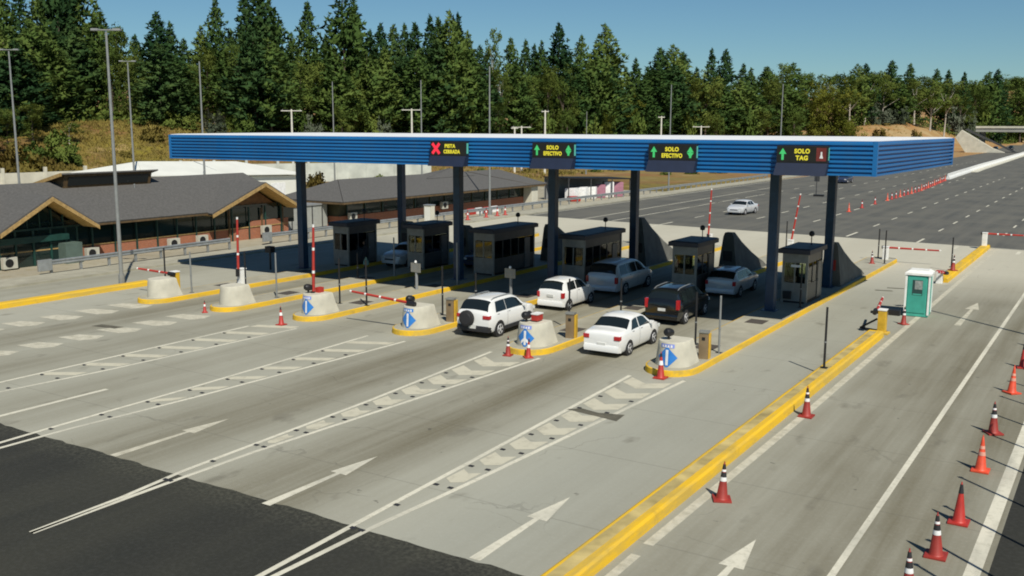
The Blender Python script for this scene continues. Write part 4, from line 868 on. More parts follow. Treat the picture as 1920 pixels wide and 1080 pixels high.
# ------------------------------------------------------------------ brick office buildings on the left
def gable_roof_slab(b, quad, th=.12):      # thick roof plane from 4 corners
    n = (Vector(quad[1])-Vector(quad[0])).cross(Vector(quad[-1])-Vector(quad[0])).normalized()
    if n.z < 0: n = -n
    A = [Vector(p) for p in quad]; C = [p+n*th for p in A]; b.loft([A, C])
GX, EX, RX = -59.42, -58.5, -64.0      # facade plane, eave, ridge
EZ, RZ = 2.46, 4.95
of = thing('brick_office', 'long low brick office with grey shingle roof and two timber gables', 'building', (-62, 40, 0)); o3 = Vector((62, -40, 0))
def osp(b, a, c): return b.span([a[i]+o3[i] for i in range(3)], [c[i]+o3[i] for i in range(3)])
Y0, Y1 = 12, 58.6
b = B(); osp(b, (-69, Y0, -.05), (GX, Y1, .95)); b.build('brick_wall', M_brick, of)
b = B(); osp(b, (-68.8, Y0+.2, .95), (GX-.15, Y1-.2, 2.75)); b.build('upper_wall', M_gglass, of)
b = B(); osp(b, (GX-.05, Y0, .951), (GX+.06, Y1, 1.03)); b.build('sill', M_timber, of)
b = B()
KS = (RZ-EZ)/(EX-RX)
GAB = ((33.15, 36.65, 39.75, 4.46), (49.5, 54.8, 58.6, 4.5))
front = [(EX, Y0-1, EZ)]
for a_, p_, c_, z_ in GAB: front += [(EX, a_, EZ), (EX-(z_-EZ)/KS, p_, z_), (EX, c_, EZ)]
front += [(EX, Y1+.6, EZ), (RX, Y1-.6, RZ), (RX, Y0-1, RZ)]
for q in (front, [(RX, Y0-1, RZ), (RX, Y1-.6, RZ), (-69.8, Y1+.6, EZ), (-69.8, Y0-1, EZ)], [(EX, Y1+.6, EZ), (-69.8, Y1+.6, EZ), (RX, Y1-.6, RZ), (RX-.02, Y1-.6, RZ)]):
    gable_roof_slab(b, [Vector(p)+o3 for p in q])
b.build('roof', M_shingle, of)
b = B(); osp(b, (EX-.02, Y0, EZ-.10), (EX+.06, 33.2, EZ+.02)); b.build('gutter', M_dktimber, of)
b = B(); osp(b, (EX-.02, 39.8, EZ-.10), (EX+.06, 49.5, EZ+.02)); b.build('gutter', M_dktimber, of)
# window posts and panes along the facade
y = 14.0
while y < Y1-.5:
    if not 33.6 < y < 39.2:
        b = B(); osp(b, (GX-.02, y-.05, -.02), (GX+.10, y+.05, 2.6)); b.build('window_post', M_green, of)
        b = B(); osp(b, (GX-.13, y+.12, 1.05), (GX-.10, y+1.62, 2.55)); w_ = b.build('window', M_gglass, of)
    y += 1.75
b = B()
for (a, c, pk) in ((33.2, 39.9, 36.65), (49.5, 58.6, 54.9)): pass
def gable(a, pk, c, zp, fx, kind):
    # gable roof reaching from the front back into the main roof
    b = B(); zb = EZ-.06
    for ye in (a, c):
        yo = ye+(-.1 if ye == a else .1)
        gable_roof_slab(b, [Vector(p)+o3 for p in ((fx, yo, zb), (fx, pk, zp), (EX-(zp-EZ)/KS-.1, pk, zp), (EX, yo, zb+.02))])
    b.build('gable_roof', M_shingle, of)
    for ye, nm in ((a, 0), (c, 1)):          # barge boards
        b = B(); d = 1 if ye == a else -1
        b.loft([[Vector((x, ye-.1*d, z))+o3 for x, z in ((fx+.03, zb-.24), (fx+.09, zb-.24), (fx+.09, zb+.02), (fx+.03, zb+.02))], [Vector((x, pk, z))+o3 for x, z in ((fx+.03, zp-.24), (fx+.09, zp-.24), (fx+.09, zp+.03), (fx+.03, zp+.03))]]); b.build('barge_board', M_timber, of)
        b = B(); gable_roof_slab(b, [Vector(p)+o3 for p in ((fx+.0, ye, zb-.12), (fx+.0, pk, zp-.13), (GX-.6, pk, zp-.13), (GX-.6, ye, zb-.12))], .05); b.build('soffit', mat('bounce_lit_timber', (.62, .40, .14), .6, vary=.2), of)  # soffit timber coloured brighter than the other timber to imitate bounced sunlight
    b = B(); b.loft([[Vector((x, yy, z))+o3 for yy, z in ((a+.5, EZ-.2), (c-.5, EZ-.2), (pk, zp-.3))] for x in (GX-.35, GX-.25)]); b.build('gable_wall', mat('brown_timber_boards', (.20, .10, .04), .7, vary=.25) if kind else M_gglass, of)
gable(33.15, 36.65, 39.75, 4.46, -57.95, 0); gable(49.5, 54.8, 58.6, 4.5, -57.95, 1)
for yy in (34.9, 35.8, 36.65, 37.5, 38.3): 
    b = B(); osp(b, (GX-.24, yy-.04, 2.2), (GX-.14, yy+.04, 4.15-abs(yy-36.65)*.6)); b.build('gable_mullion', M_green, of)
b = B(); osp(b, (GX-.3, 33.5, 2.3), (GX+.0, 39.4, 2.42)); b.build('lintel', M_green, of)
# glazed entrance under the first gable
en = B(); osp(en, (GX-.1, 33.6, .0), (GX+.04, 39.2, 2.3)); e_ = en.build('entrance', M_gglass, of)
for yy in (33.7, 34.8, 36.0, 37.2, 38.3, 39.1):
    b = B(); osp(b, (GX+.041, yy-.06, 0), (GX+.12, yy+.06, 2.3)); b.build('frame', M_green, e_)
b = B(); osp(b, (GX+.041, 33.7, 1.55), (GX+.3, 38.4, 1.95)); b.build('canopy_panel', M_green, e_)
b = B(); osp(b, (GX+.05, 37.7, .0), (GX+.9, 38.9, 1.35)); b.build('side_screen', mat('grey_green_panel', (.09, .13, .11), .6), e_)
for yy in (52.2, 55.6, 57.9):
    b = B(); osp(b, (GX+.001, yy-.06, 0), (GX+.12, yy+.06, 2.45)); b.build('corner_post', M_dktimber, of)
b = B(); osp(b, (GX+.002, 50.2, .96), (GX+.03, 58.4, 1.0)); b.build('sill_band', M_timber, of)
b = B(); osp(b, (GX+.0, 54.2, .94), (GX+.05, 58.55, 1.45)); b.build('brick_panel', M_brick, of)
# raised monitor on the ridge
b = B(); b.loft([[Vector((x, yy, z))+o3 for x, z in ((-66, 3.9), (-63.2, 4.1), (-62.72, 5.58), (-66, 4.8))] for yy in (40.7, 47.9)]); b.build('monitor_wall', M_dktimber, of)
b = B()
for q in ([(-62.55, 40.35, 5.62), (-62.55, 48.35, 5.62), (-66.2, 48.6, 4.75), (-66.2, 40.35, 4.75)],): gable_roof_slab(b, [Vector(p)+o3 for p in q], .1)
b.build('monitor_roof', M_shingle, of)
b = B(); b.loft([[Vector((x, yy, z))+o3 for x, z in ((-62.5, 5.50), (-62.5, 5.74), (-66.2, 4.87), (-66.2, 4.63))] for yy in (40.22, 40.34)]); b.build('monitor_barge', M_timber, of)
b = B(); b.poly([Vector(p)+o3 for p in ((-62.93, 41, 4.8), (-62.93, 47.6, 4.8), (-62.74, 47.6, 5.4), (-62.74, 41, 5.4))]); b.build('monitor_window', M_glass, of)
b = B(); b.lathe([(.05, 0), (.05, .35), (.09, .36), (.02, .42)], 8, (-62.6+62, 46.2-40, 4.3)); b.build('vent_pipe', M_pole, of)

o2 = thing('brick_annex', 'second low brick building with hipped grey roof behind the left booths', 'building', (-62, 82, 0)); o3 = Vector((62, -82, 0))
b = B(); osp(b, (-66.2, 65.4, -.05), (-59.9, 98.2, .95)); b.build('brick_wall', M_brick, o2)
b = B(); osp(b, (-66.1, 65.5, .95), (-60.05, 98.1, 2.3)); b.build('upper_wall', mat('olive_boarding', (.05, .047, .02), .7, vary=.25), o2)
b = B(); E2 = 2.28
ev = [(-58.5, 64.4, E2), (-58.5, 100, E2), (-67, 100, E2), (-67, 64.4, E2)]; r0, r1 = (-62.75, 68.4, 3.96), (-62.75, 95.8, 3.96)
for q in ([ev[0], ev[1], r1, r0], [ev[2], ev[3], r0, r1], [ev[3], ev[0], r0, (r0[0]-.02, r0[1], r0[2])], [ev[1], ev[2], r1, (r1[0]-.02, r1[1], r1[2])]): gable_roof_slab(b, [Vector(p)+o3 for p in q])
pa = (-63.7, 87.5, 4.34); pb = [(-61.6, 80.5, 3.545), (-61.6, 89.2, 3.545), (-66, 89.2, 3.2), (-66, 80.5, 3.2)]
for k in range(4): gable_roof_slab(b, [Vector(p)+o3 for p in (pb[k], pb[(k+1) % 4], pa, (pa[0]+.01, pa[1], pa[2]))], .13)
r1 = (-62.6, 89.2, 3.93)
b.build('roof', M_shingle, o2)
b = B(); osp(b, (-58.52, 64.4, E2-.13), (-58.44, 99.6, E2+.03)); osp(b, (-67, 64.34, E2-.13), (-58.53, 64.41, E2+.03)); b.build('gutter', M_dktimber, o2)
b = B(); b.loft([[Vector(p)+o3+Vector((0, 0, dz)) for p in (r1, (r1[0]+.1, r1[1], r1[2]))]+[Vector((-58.5, 96.6, E2))+o3+Vector((0, 0, dz)), Vector((-58.5, 96.5, E2))+o3+Vector((0, 0, dz))] for dz in (.125, .14)]); b.build('hip_flashing', M_dktimber, o2)
yy = 66.5
while yy < 96.5:
    b = B(); osp(b, (-60.04, yy, 1.0), (-59.98, yy+2.2, 2.15)); w_ = b.build('window', M_gglass, o2)
    b = B(); osp(b, (-59.979, yy-.07, .98), (-59.93, yy+.05, 2.2)); b.build('frame', M_green, w_); yy += 2.5
b = B(); osp(b, (-59.9, 96.9, 0), (-58.8, 98.3, 2.15)); b.build('end_pier', M_wall, o2)
# air conditioning units along the facade
AC = None
for x, y, z, lab in ((-59.0, 34.1, .03, 'white air conditioner at the left picture edge below the gable'), (-59.0, 39.9, .05, 'white air conditioner right of the glazed entrance'), (-59.0, 46.6, .05, 'white air conditioner under the middle of the long roof, left of a pair'), (-59.0, 49.2, .05, 'white air conditioner under the middle of the long roof, right of a pair'), (-59.0, 55.7, .25, 'white air conditioner on the brick under the second gable'), (-59.4, 66.6, .5, 'white air conditioner on the second building next to the first booth'), (-59.4, 80.6, .6, 'white air conditioner on the second building above the second booth')):
    if AC is None:
        MAC = mat('cream_casing', (.46, .45, .38), .5)
        AC = thing('air_conditioner', lab, 'air conditioner', (x, y, z), 0, 'air conditioners along the brick offices')
        b = B(); b.span((-.17, -.46, .06), (.17, .46, .78), .02); b.build('casing', MAC, AC)
        b = B(); b.lathe([(.27, 0), (.27, .012), (.22, .02), (.05, .02)], 16); q = b.build('fan_grille', M_black, AC); q.location = (.172, -.08, .43); q.rotation_euler = (0, R(90), 0)
        b = B(); b.span((-.2, -.4, 0), (.16, -.3, .06)); b.span((-.2, .3, 0), (.16, .4, .06)); b.build('bracket', M_black, AC)
    else: dup(AC, (x, y, z), 0, lab)
# grey cabin between the offices
t = thing('grey_cabin', 'flat grey sheet metal cabin between the two brick buildings', 'cabin', (-62.4, 62.2, 0)); b = B(); b.span((-1.3, -2.4, .1), (1.3, 2.9, 2.05)); b.build('wall', mat('pale_grey_cladding', (.34, .35, .32), .6, vary=.1), t)
b = B(); b.span((-1.4, -2.5, 2.05), (1.4, 3.0, 2.17)); b.build('roof', M_grey, t)
for k in range(4):
    b = B(); b.span((1.301, -1.5+k*1.25-.06, .1), (1.33, -1.5+k*1.25+.06, 2.04)); b.build('cover_strip', M_panel, t)
# guard rails
def guardrail(y0, y1, x0, x1, lab):
    t = thing('guardrail', lab, 'guardrail', (x0, y0, .13)); n = int((y1-y0)/2.0); L = y1-y0; sl_ = (x1-x0)/L
    prof = [(.0, .42), (.06, .46), (.06, .52), (.01, .56), (.01, .60), (.06, .64), (.06, .70), (.0, .74), (-.015, .74), (-.015, .42)]
    b = B(); b.loft([[(x, 0, z) for x, z in prof], [(x+sl_*L, L, z) for x, z in prof]]); b.build('rail', M_steel, t)
    for k in range(min(n, 60)+1):
        yy = L*k/max(1, min(n, 60)); b = B(); b.box((-.08+sl_*yy, yy, .3), (.12, .15, .76)); b.build('post', M_steel, t)
    b = B(); b.span((-.06, -.9, .12), (.10, .0, .82), .03); b.build('end_terminal', M_steel, t)
    return t
guardrail(34.6, 48.9, -55.3, -55.6, 'steel guardrail in front of the brick office, left piece')
guardrail(53.0, 170, -55.6, -54.4, 'steel guardrail running away along the pavement, right piece')
# cream warehouse behind
wh = thing('white_warehouse', 'low white roofed warehouse behind the office roof', 'warehouse', (-86, 68, 0))
b = B(); b.loft([[(-6, -7, 0), (5, -7, 0), (5, 14.5, 0), (-6, 14.5, 0)], [(-6, -7, 4.0), (5, -7, 4.0), (5, 14.5, 3.35), (-6, 14.5, 3.35)]]); b.build('wall', M_cream, wh)
b = B()
for q in ([(5.4, -7.5, 4.1), (5.4, 14.9, 3.45), (0, 9, 4.95), (0, -4, 5.3)], [(-6.4, -7.5, 4.1), (-6.4, 14.9, 3.45), (0, 9, 4.95), (0, -4, 5.3)], [(5.4, -7.5, 4.1), (-6.4, -7.5, 4.1), (0, -4, 5.3), (.02, -4, 5.3)], [(5.4, 14.9, 3.45), (-6.4, 14.9, 3.45), (0, 9, 4.95), (.02, 9, 4.95)]): gable_roof_slab(b, [Vector(p) for p in q], .08)
b.build('roof', M_cream, wh)
b = B(); b.span((5.0, 9.5, .3), (5.04, 11.6, 2.7)); b.build('door', M_swhite, wh)
b = B(); b.tube((5.42, 3, 3.8), (.1, 3, 5.2), .05); b.build('downpipe', M_steel, wh)
# perimeter wall of pale panels with posts
def pwall(p0, p1, h, lab, step=6., m=M_wall):
    d = Vector((p1[0]-p0[0], p1[1]-p0[1], 0)); L = d.length; t = thing('perimeter_wall', lab, 'wall', (p0[0], p0[1], 0), math.atan2(d.y, d.x))
    b = B(); b.span((0, -.1, -.3), (L, .1, h)); b.build('panel', m, t); n = int(L/step)
    for k in range(n+1):
        b = B(); b.span((k*step-.2, -.2, -.3), (k*step+.2, .2, h+.7)); b.build('post', m, t)
pwall(spot(-90, 150), spot(330, 166), 2.4, 'cream perimeter wall with posts at far left below the trees')
pwall((-124, 100), (-103, 136), 3.0, 'pale panel wall seen between canopy columns above the second building', 5., mat('pale_panels', (.50, .52, .46), .8, vary=.2, scale=.5))
# open shed with white bulk bags
t = thing('open_shed', 'open shed with a thin dark roof beside the highway', 'shed', (-58, 104, 0)); b = B(); b.loft([[(0, 0, 2.75), (-4, 1, 2.75), (-2, 15, 2.2), (2.4, 13.2, 2.2)], [(0, 0, 2.9), (-4, 1, 2.9), (-2, 15, 2.35), (2.4, 13.2, 2.35)]]); b.build('roof', M_black, t)
for x, y, z in ((0, .3, 2.8), (.8, 4.6, 2.6), (1.6, 8.9, 2.45), (2.2, 12.9, 2.3), (-3.8, 1.2, 2.8), (-2.1, 14.6, 2.3)): b = B(); b.tube((x, y, 0), (x, y, z), .07); b.build('post', M_panel, t)
b = B(); b.loft([[(-3.9, 1.2, 0), (-4.0, 1.2, 0), (-2.1, 14.8, 0), (-2.0, 14.8, 0)], [(-3.9, 1.2, 2.7), (-4.0, 1.2, 2.7), (-2.1, 14.8, 2.2), (-2.0, 14.8, 2.2)]]); b.build('back_wall', M_grey, t)
bags = [(-58.6, 106.2, 1.5, M_swhite, 'white'), (-58.2, 108.2, 1.55, M_swhite, 'white'), (-57.9, 110.1, 1.5, M_swhite, 'white'), (-57.6, 112.0, 1.7, M_magenta, 'dull pink'), (-57.3, 113.6, 2.0, M_swhite, 'white'), (-56.9, 115.4, 1.9, M_magenta, 'dull pink'), (-57.5, 104.7, .6, M_red, 'low red')]
for k, (x, y, h, m, cn) in enumerate(bags):
    b = B(); b.box((0, 0, h/2), (1.3, 1.5, h), .1, .16); o = b.build('bulk_bag', m, None, smooth=40); o.location = (x, y, .02); o.rotation_euler = (0, 0, k*.13); tag(o, '%s bulk bag under the open shed, %s from left' % (cn, ORD[(k+2) if k < 6 else 1]), 'bulk bag', 'bulk bags in the shed')
# red and white water barriers
for k in range(4):
    b = B(); b.loft([[(-.25, -.6, 0), (.25, -.6, 0), (.25, .6, 0), (-.25, .6, 0)], [(-.25, -.6, .25), (.25, -.6, .25), (.25, .6, .25), (-.25, .6, .25)], [(-.08, -.55, .62), (.08, -.55, .62), (.08, .55, .62), (-.08, .55, .62)]]); o = b.build('water_barrier', M_red if k % 2 == 0 else M_swhite); o.location = (-57.4+.06*k, 82.5+1.35*k, .02)
    tag(o, '%s plastic water barrier behind the guardrail, %s from left' % ('red' if k % 2 == 0 else 'white', ORD[k+1]), 'barrier', 'water barriers behind the guardrail')
# cabinet on the far pavement
t = thing('control_cabinet', 'pale control cabinet between the third column and second booth', 'cabinet', (-54.4, 71.5, .13)); b = B(); b.span((-.4, -.3, 0), (.4, .3, 1.7), .03); b.build('casing', M_wall, t); b = B(); b.span((-.45, -.35, 1.7), (.45, .35, 1.77)); b.build('hood', M_steel, t)
b = B(); b.span((-.32, -.312, .2), (.32, -.301, 1.55)); b.build('door', M_cream, t)
# ------------------------------------------------------------------ lamp posts and utility poles
def lamp_post(x, y, z, h, lab, arms=True):
    t = thing('lamp_post', lab, 'lamp post', (x, y, z), R(32), 'lamp posts around the plaza')
    b = B(); b.tube((0, 0, 0), (0, 0, h), .12, .06, 10); b.build('pole', M_pole, t)
    b = B(); b.tube((0, 0, 0), (0, 0, .7), .19, .17, 10); b.build('base', M_pole, t)
    if arms:
        b = B(); b.tube((-.55, 0, h+.1), (.55, 0, h+.1), .04, .04, 6); b.build('cross_arm', M_pole, t)
        for s in (-1, 1):
            b = B(); b.box((s*.6, 0, h+.12), (.4, .25, .12), 0, .03); b.build('lamp_head', M_grey, t)
lamp_post(-47.7, 34.0, 0, 14.0, 'tall lamp post rising in front of the brick office roof')
for px, d, h, lab, arms in ((27, 91, 15, 'lamp post at the far left picture edge', True), (246, 102, 15, 'lamp post right of the tallest left lamp post', True), (379, 98, 15.0, 'slim lamp post against trees before the canopy left end', False), (625, 137, 15, 'lamp post above the blue canopy left of the red cross sign', False), (790, 130, 15, 'lamp post above the left edge of the red cross sign', False),
        (918, 99.5, 15, 'tall lamp post standing behind the canopy between first two signs', False), (1257, 142, 15, 'lamp post above the right SOLO EFECTIVO sign', False), (1465, 142, 15, 'lamp post above the SOLO TAG sign', False), (1100, 190, 12, 'thin lamp post above canopy middle against dark pines', False)):
    x, y = spot(px, d); lamp_post(x, y, terrain(x, y), h-.0, lab, arms)
lamp_post(.45, 44.6, 0, 14, 'lamp post on the right verge whose shadow crosses the right lanes')
for px, d, h, lab, style in ((547, 182, 12.2, 'white utility pole with crossarm above the canopy left part', 'T'), (772, 190, 12.6, 'white utility pole with crossarm left of the red cross sign', 'T'), (965, 196, 9.2, 'left white pole of the short pair above the canopy', 'I'), (978, 199, 9.4, 'right white pole of the short pair above the canopy', 'T'), (1022, 190, 12.4, 'white utility pole above the left SOLO EFECTIVO sign', 'I'), (1240, 215, 11.6, 'short white utility pole above the right SOLO EFECTIVO sign', 'I'), (1315, 225, 9.6, 'lowest white utility pole peeking over the canopy', 'T')):
    x, y = spot(px, d); t = thing('utility_pole', lab, 'utility pole', (x, y, terrain(x, y)-.2), R(30), 'white concrete utility poles')
    b = B(); b.tube((0, 0, 0), (0, 0, h), .24, .15, 8); b.build('shaft', M_conpole, t)
    b = B(); L_ = 1.9 if style == 'T' else .7; b.box((0, 0, h-.25), (L_*2, .12, .14)); b.build('crossarm', M_conpole, t)
    for s in (-1, 0, 1):
        b = B(); b.lathe([(.05, 0), (.08, .06), (.05, .2)], 6, (s*L_*.85, 0, h-.18)); b.build('insulator', M_grey, t)
# signs beyond the plaza
t = thing('road_sign', 'back of a small dark road sign on the far highway', 'road sign', (-35.5, 131.9, 0)); b = B(); b.tube((0, 0, 0), (0, 0, 2.6), .06); b.build('post', M_panel, t); b = B(); b.box((0, .05, 2.3), (.7, .04, .8), 0, .01); b.build('plate', M_panel, t)
t = thing('concrete_foot', 'dark weighted foot lying beside the far road sign post', 'sign foot', (-34.9, 131.0, 0)); b = B(); b.box((0, 0, .12), (1.3, .6, .24), 0, .05); b.build('block', M_black, t)
# median barrier
t = thing('median_barrier', 'long white concrete median barrier curving up the far highway', 'barrier', (-27.8, 190, 0))
path = [(-27.6, 188), (-28.0, 200), (-28.6, 222), (-29.2, 240), (-30.1, 285), (-31.3, 335), (-32.4, 385), (-33.4, 450), (-36, 560)]
b = B(); b.loft([[(x-(-27.8)+dx, y-190, z) for dx, z in ((-.35, 0), (-.3, .3), (-.12, .6), (-.1, 1.), (.1, 1.), (.12, .6), (.3, .3), (.35, 0))] for x, y in path]); b.build('barrier_wall', M_white, t)
b = B(); b.loft([[(x-(-27.8)+dx, y-190, z) for dx, z in ((-1.5, .002), (-1.5, .12), (-.36, .14), (.36, .14), (1.6, .12), (1.6, .002))] for x, y in path[2:]]); b.build('plinth', M_wall, t)
# overpass and its abutment
t = thing('road_overpass', 'distant concrete overpass crossing the highway at the right edge', 'bridge', (-30, 412, 0)); b = B(); b.span((-21.5, -4, 7.6), (60, 4, 9.0)); b.build('deck', mat('bridge_concrete', (.30, .30, .27), .8, vary=.1, scale=.3), t)
b = B(); b.span((-21.5, -4.3, 9.0), (60, -4.0, 9.75)); b.build('parapet', M_wall, t)
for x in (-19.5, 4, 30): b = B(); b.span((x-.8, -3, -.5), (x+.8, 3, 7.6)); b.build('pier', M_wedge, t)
t = thing('abutment_slope', 'pale triangular concrete abutment slope left of the overpass', 'abutment', (-49.5, 405, 0)); b = B()
b.loft([[(-8.5, 0, 5.5), (-6.5, 0, 8.3), (4.5, 0, 1.6), (9.5, 0, -.3), (-4.5, 0, -.3)], [(-8.5, 3, 5.5), (-6.5, 3, 8.3), (4.5, 3, 1.6), (9.5, 3, -.3), (-4.5, 3, -.3)]]); b.build('slab', M_wall, t)
b = B(); b.loft([[(-5.5, 3.2, 8.2), (12, 3.2, -.2), (12.4, 3.2, .3), (-5, 3.2, 8.9)], [(-5.5, 3.8, 8.2), (12, 3.8, -.2), (12.4, 3.8, .3), (-5, 3.8, 8.9)]]); b.build('drain_edge', M_panel, t)
# ------------------------------------------------------------------ trees
def setf(b, vs, out):
    f = b.bm.faces.new(vs); f.normal_update()
    if f.normal.dot(out) < 0: f.normal_flip()
    b.nl.append((out.normalized()*1.0+f.normal*.45).normalized())
def needle(b, p, d, L, w, out=None):
    a = d.orthogonal().normalized(); a = Matrix.Rotation(rnd.uniform(0, 6.28), 3, d) @ a
    setf(b, [b.bm.verts.new(p-a*w), b.bm.verts.new(p+a*w), b.bm.verts.new(p+d*L+a*w*.15)], out or d)
def rdir(up=.0):
    v = Vector((rnd.gauss(0, 1), rnd.gauss(0, 1), rnd.gauss(up, 1))); return v.normalized()
def conifer(seed, H=26, RW=4.2, dens=1., tip=1., start=.1, shape=.75, upc=.5):
    rnd.seed(seed); b = B(); b.nl = []; nw = int(H*1.55)
    for k in range(nw):
        f = start+(1-start)*(k/nw)**.95; z = f*H; Rl = RW*min(1, (1-f)*1.65)**(shape+.2)*(.7 if f < start+.08 else 1)
        nb = rnd.randint(4, 6) if f < .93 else 3; a0 = rnd.uniform(0, 6.28)
        for j in range(nb):
            if rnd.random() < .08: continue
            a = a0+j*6.28/nb+rnd.uniform(-.35, .35); L = max(.3, Rl*rnd.uniform(.5, 1.22)); out = Vector((math.cos(a), math.sin(a), 0))
            ns = max(2, int(L/.62)); z0 = z+rnd.uniform(-.3, .3)
            for i in range(1, ns+1):
                u = i/ns; c = out*(L*u)+Vector((0, 0, z0-.12*L*u+upc*L*u*u*.55))
                n = int((4 if u < .99 else 7)*dens)
                for q in range(n):
                    d = (out*.7+Vector((0, 0, .55))+rdir()*.85).normalized(); sz = .5+.45*min(1, Rl/2.5)
                    v_ = rdir()*(.28+.14*min(1.5, Rl/2)); needle(b, c+v_, d, sz*rnd.uniform(.7, 1.35), sz*rnd.uniform(.24, .46), out*.75+Vector((0, 0, .45))+v_*1.3)
    for q in range(16): needle(b, Vector((0, 0, H*rnd.uniform(.96, 1.0))), Vector((rnd.gauss(0, .25), rnd.gauss(0, .25), 1)).normalized(), .9, .12)
    return b
def broad(seed, H=18, RW=4., n=170, lf=26, bare=.18, narrow=1.):
    rnd.seed(seed); b = B(); b.nl = []; lobes = [(Vector((rnd.gauss(0, RW*.38), rnd.gauss(0, RW*.38), H*(bare+(1-bare)*rnd.uniform(.12, .88)))), rnd.uniform(.5, 1.0)*RW*.62) for _ in range(15)]
    lobes += [(Vector((rnd.gauss(0, RW*.12), rnd.gauss(0, RW*.12), H*.9)), RW*.4)]
    for _ in range(n):
        c0, r = rnd.choice(lobes); p = c0+rdir()*r*rnd.uniform(.55, 1.05)*Vector((1, 1, narrow)).z**0
        for q in range(lf):
            c = p+Vector((rnd.gauss(0, .34), rnd.gauss(0, .34), rnd.gauss(0, .30))); d = (rdir()+Vector((0, 0, -.15))).normalized(); L = rnd.uniform(.28, .55); a = d.orthogonal().normalized()*L*.34
            setf(b, [b.bm.verts.new(x) for x in (c, c+d*L*.5+a, c+d*L, c+d*L*.5-a)], (p-c0).normalized()+(c-p)*1.2+Vector((0, 0, .25)))
    return b, lobes
def bushm(seed, H=2.6, RW=2.2, n=60, lf=22):
    rnd.seed(seed); b = B(); b.nl = []
    for _ in range(n):
        a = rnd.uniform(0, 6.28); e = rnd.uniform(0, 1); r = RW*math.sqrt(rnd.random())*(1-.4*e); p = Vector((math.cos(a)*r, math.sin(a)*r, H*e*rnd.uniform(.5, 1)))
        for q in range(lf):
            c = p+rdir()*rnd.uniform(0, .45); d = rdir(.4); L = rnd.uniform(.25, .5); k = d.orthogonal().normalized()*L*.3
            setf(b, [b.bm.verts.new(x) for x in (c, c+d*L*.5+k, c+d*L, c+d*L*.5-k)], Vector((c.x, c.y, c.z*.8+.3)))
    return b
def trunk(b, H, r, lobes=None, lean=0):
    pts = [Vector((lean*math.sin(k*.8)*.2, lean*math.cos(k)*.15, H*k/6)) for k in range(7)]
    for k in range(6): b.tube(pts[k], pts[k+1], r*(1-k/6.6), r*(1-(k+1)/6.6), 7, False)
    for c, rr in (lobes or [])[:9]:
        z = max(H*.25, c.z*.62); b.tube((0, 0, min(z, H*.9)), c, r*.4, r*.1, 5, False)
TP = {}; BASEH = {}
def proto(kind, i):
    key = (kind, i)
    if key in TP: return TP[key]
    if kind == 'pine': cfg = [(11, 26, 4.4, 1.05, 1, .06, .72, .5), (12, 26, 3.8, 1.0, 1, .14, .8, .7), (13, 26, 4.9, .9, 1, .10, .66, .9), (14, 26, 3.3, 1.1, 1, .05, .85, .4), (15, 26, 4.3, .75, 1, .22, .7, 1.1)][i]; cb = conifer(*cfg); H = 26; lob = None; cm = DARKPINE if i in (0, 3) else PINE; tm, tr = BARK, .30
    elif kind == 'olive': cfg = [(21, 18, 4.6, 190, 26, .10), (22, 18, 3.6, 170, 24, .16), (23, 18, 5.2, 200, 26, .06)][i]; cb, lob = broad(*cfg); H = 15; cm, tm, tr = LEAF, BARK, .24
    elif kind == 'lime': cb, lob = broad(31+i, 16, 6.0, 260, 28, .04); H = 12; cm, tm, tr = LIME, BARK, .25
    elif kind == 'gum': cb, lob = broad(41+i, 20, 4.2, 130, 24, .40); H = 16; cm, tm, tr = LEAF, PALEBARK, .28
    elif kind == 'bush': cb = bushm(51+i); H, lob, cm, tm, tr = 1.6, None, LEAF, BARK, .08
    elif kind == 'greybush': cb = bushm(61+i, 3.2, 2.4); H, lob, cm, tm, tr = 1.8, None, GREYLEAF, PALEBARK, .08
    elif kind == 'drybush': cb = bushm(71+i, 1.2, 1.6, 40, 18); H, lob, cm, tm, tr = .8, None, DRYBUSH, BARK, .05
    b = B(); trunk(b, H*.97 if kind == 'pine' else H*.85, tr, lob, .0 if kind == 'pine' else .6)
    t = b.build('trunk', tm); nl = cb.nl; c = cb.build('crown', cm, normals=False); c.data.normals_split_custom_set([nl[p.index] for p in c.data.polygons for _ in p.loop_indices]); COL.objects.unlink(t); COL.objects.unlink(c); TP[key] = (c.data, t.data); BASEH[kind, i] = max(v.co.z for v in c.data.vertices); bpy.data.objects.remove(t); bpy.data.objects.remove(c); return TP[key]
TREES = []     # (photo column, distance, photo row of the tip, kind, variant, width factor)
P = lambda row, *l: TREES.extend([(row,)+x for x in l])
P('back', (-60, 205, -20, 'pine', 0, 1.), (-25, 200, -30, 'pine', 2, 1.), (18, 198, -8, 'pine', 1, .9), (52, 204, 2, 'pine', 3, .9), (84, 200, 14, 'pine', 4, .8), (122, 206, -55, 'pine', 0, 1.15), (150, 212, -48, 'pine', 2, 1.05), (195, 222, 30, 'pine', 4, .85), (232, 232, 62, 'olive', 1, .9), (262, 236, 80, 'pine', 3, .8), (303, 222, 40, 'pine', 0, .95), (328, 230, 56, 'pine', 3, .8), (352, 238, 84, 'pine', 3, .8), (384, 236, 62, 'pine', 1, .85), (414, 232, 14, 'pine', 4, .75), (440, 240, 66, 'pine', 3, .8))
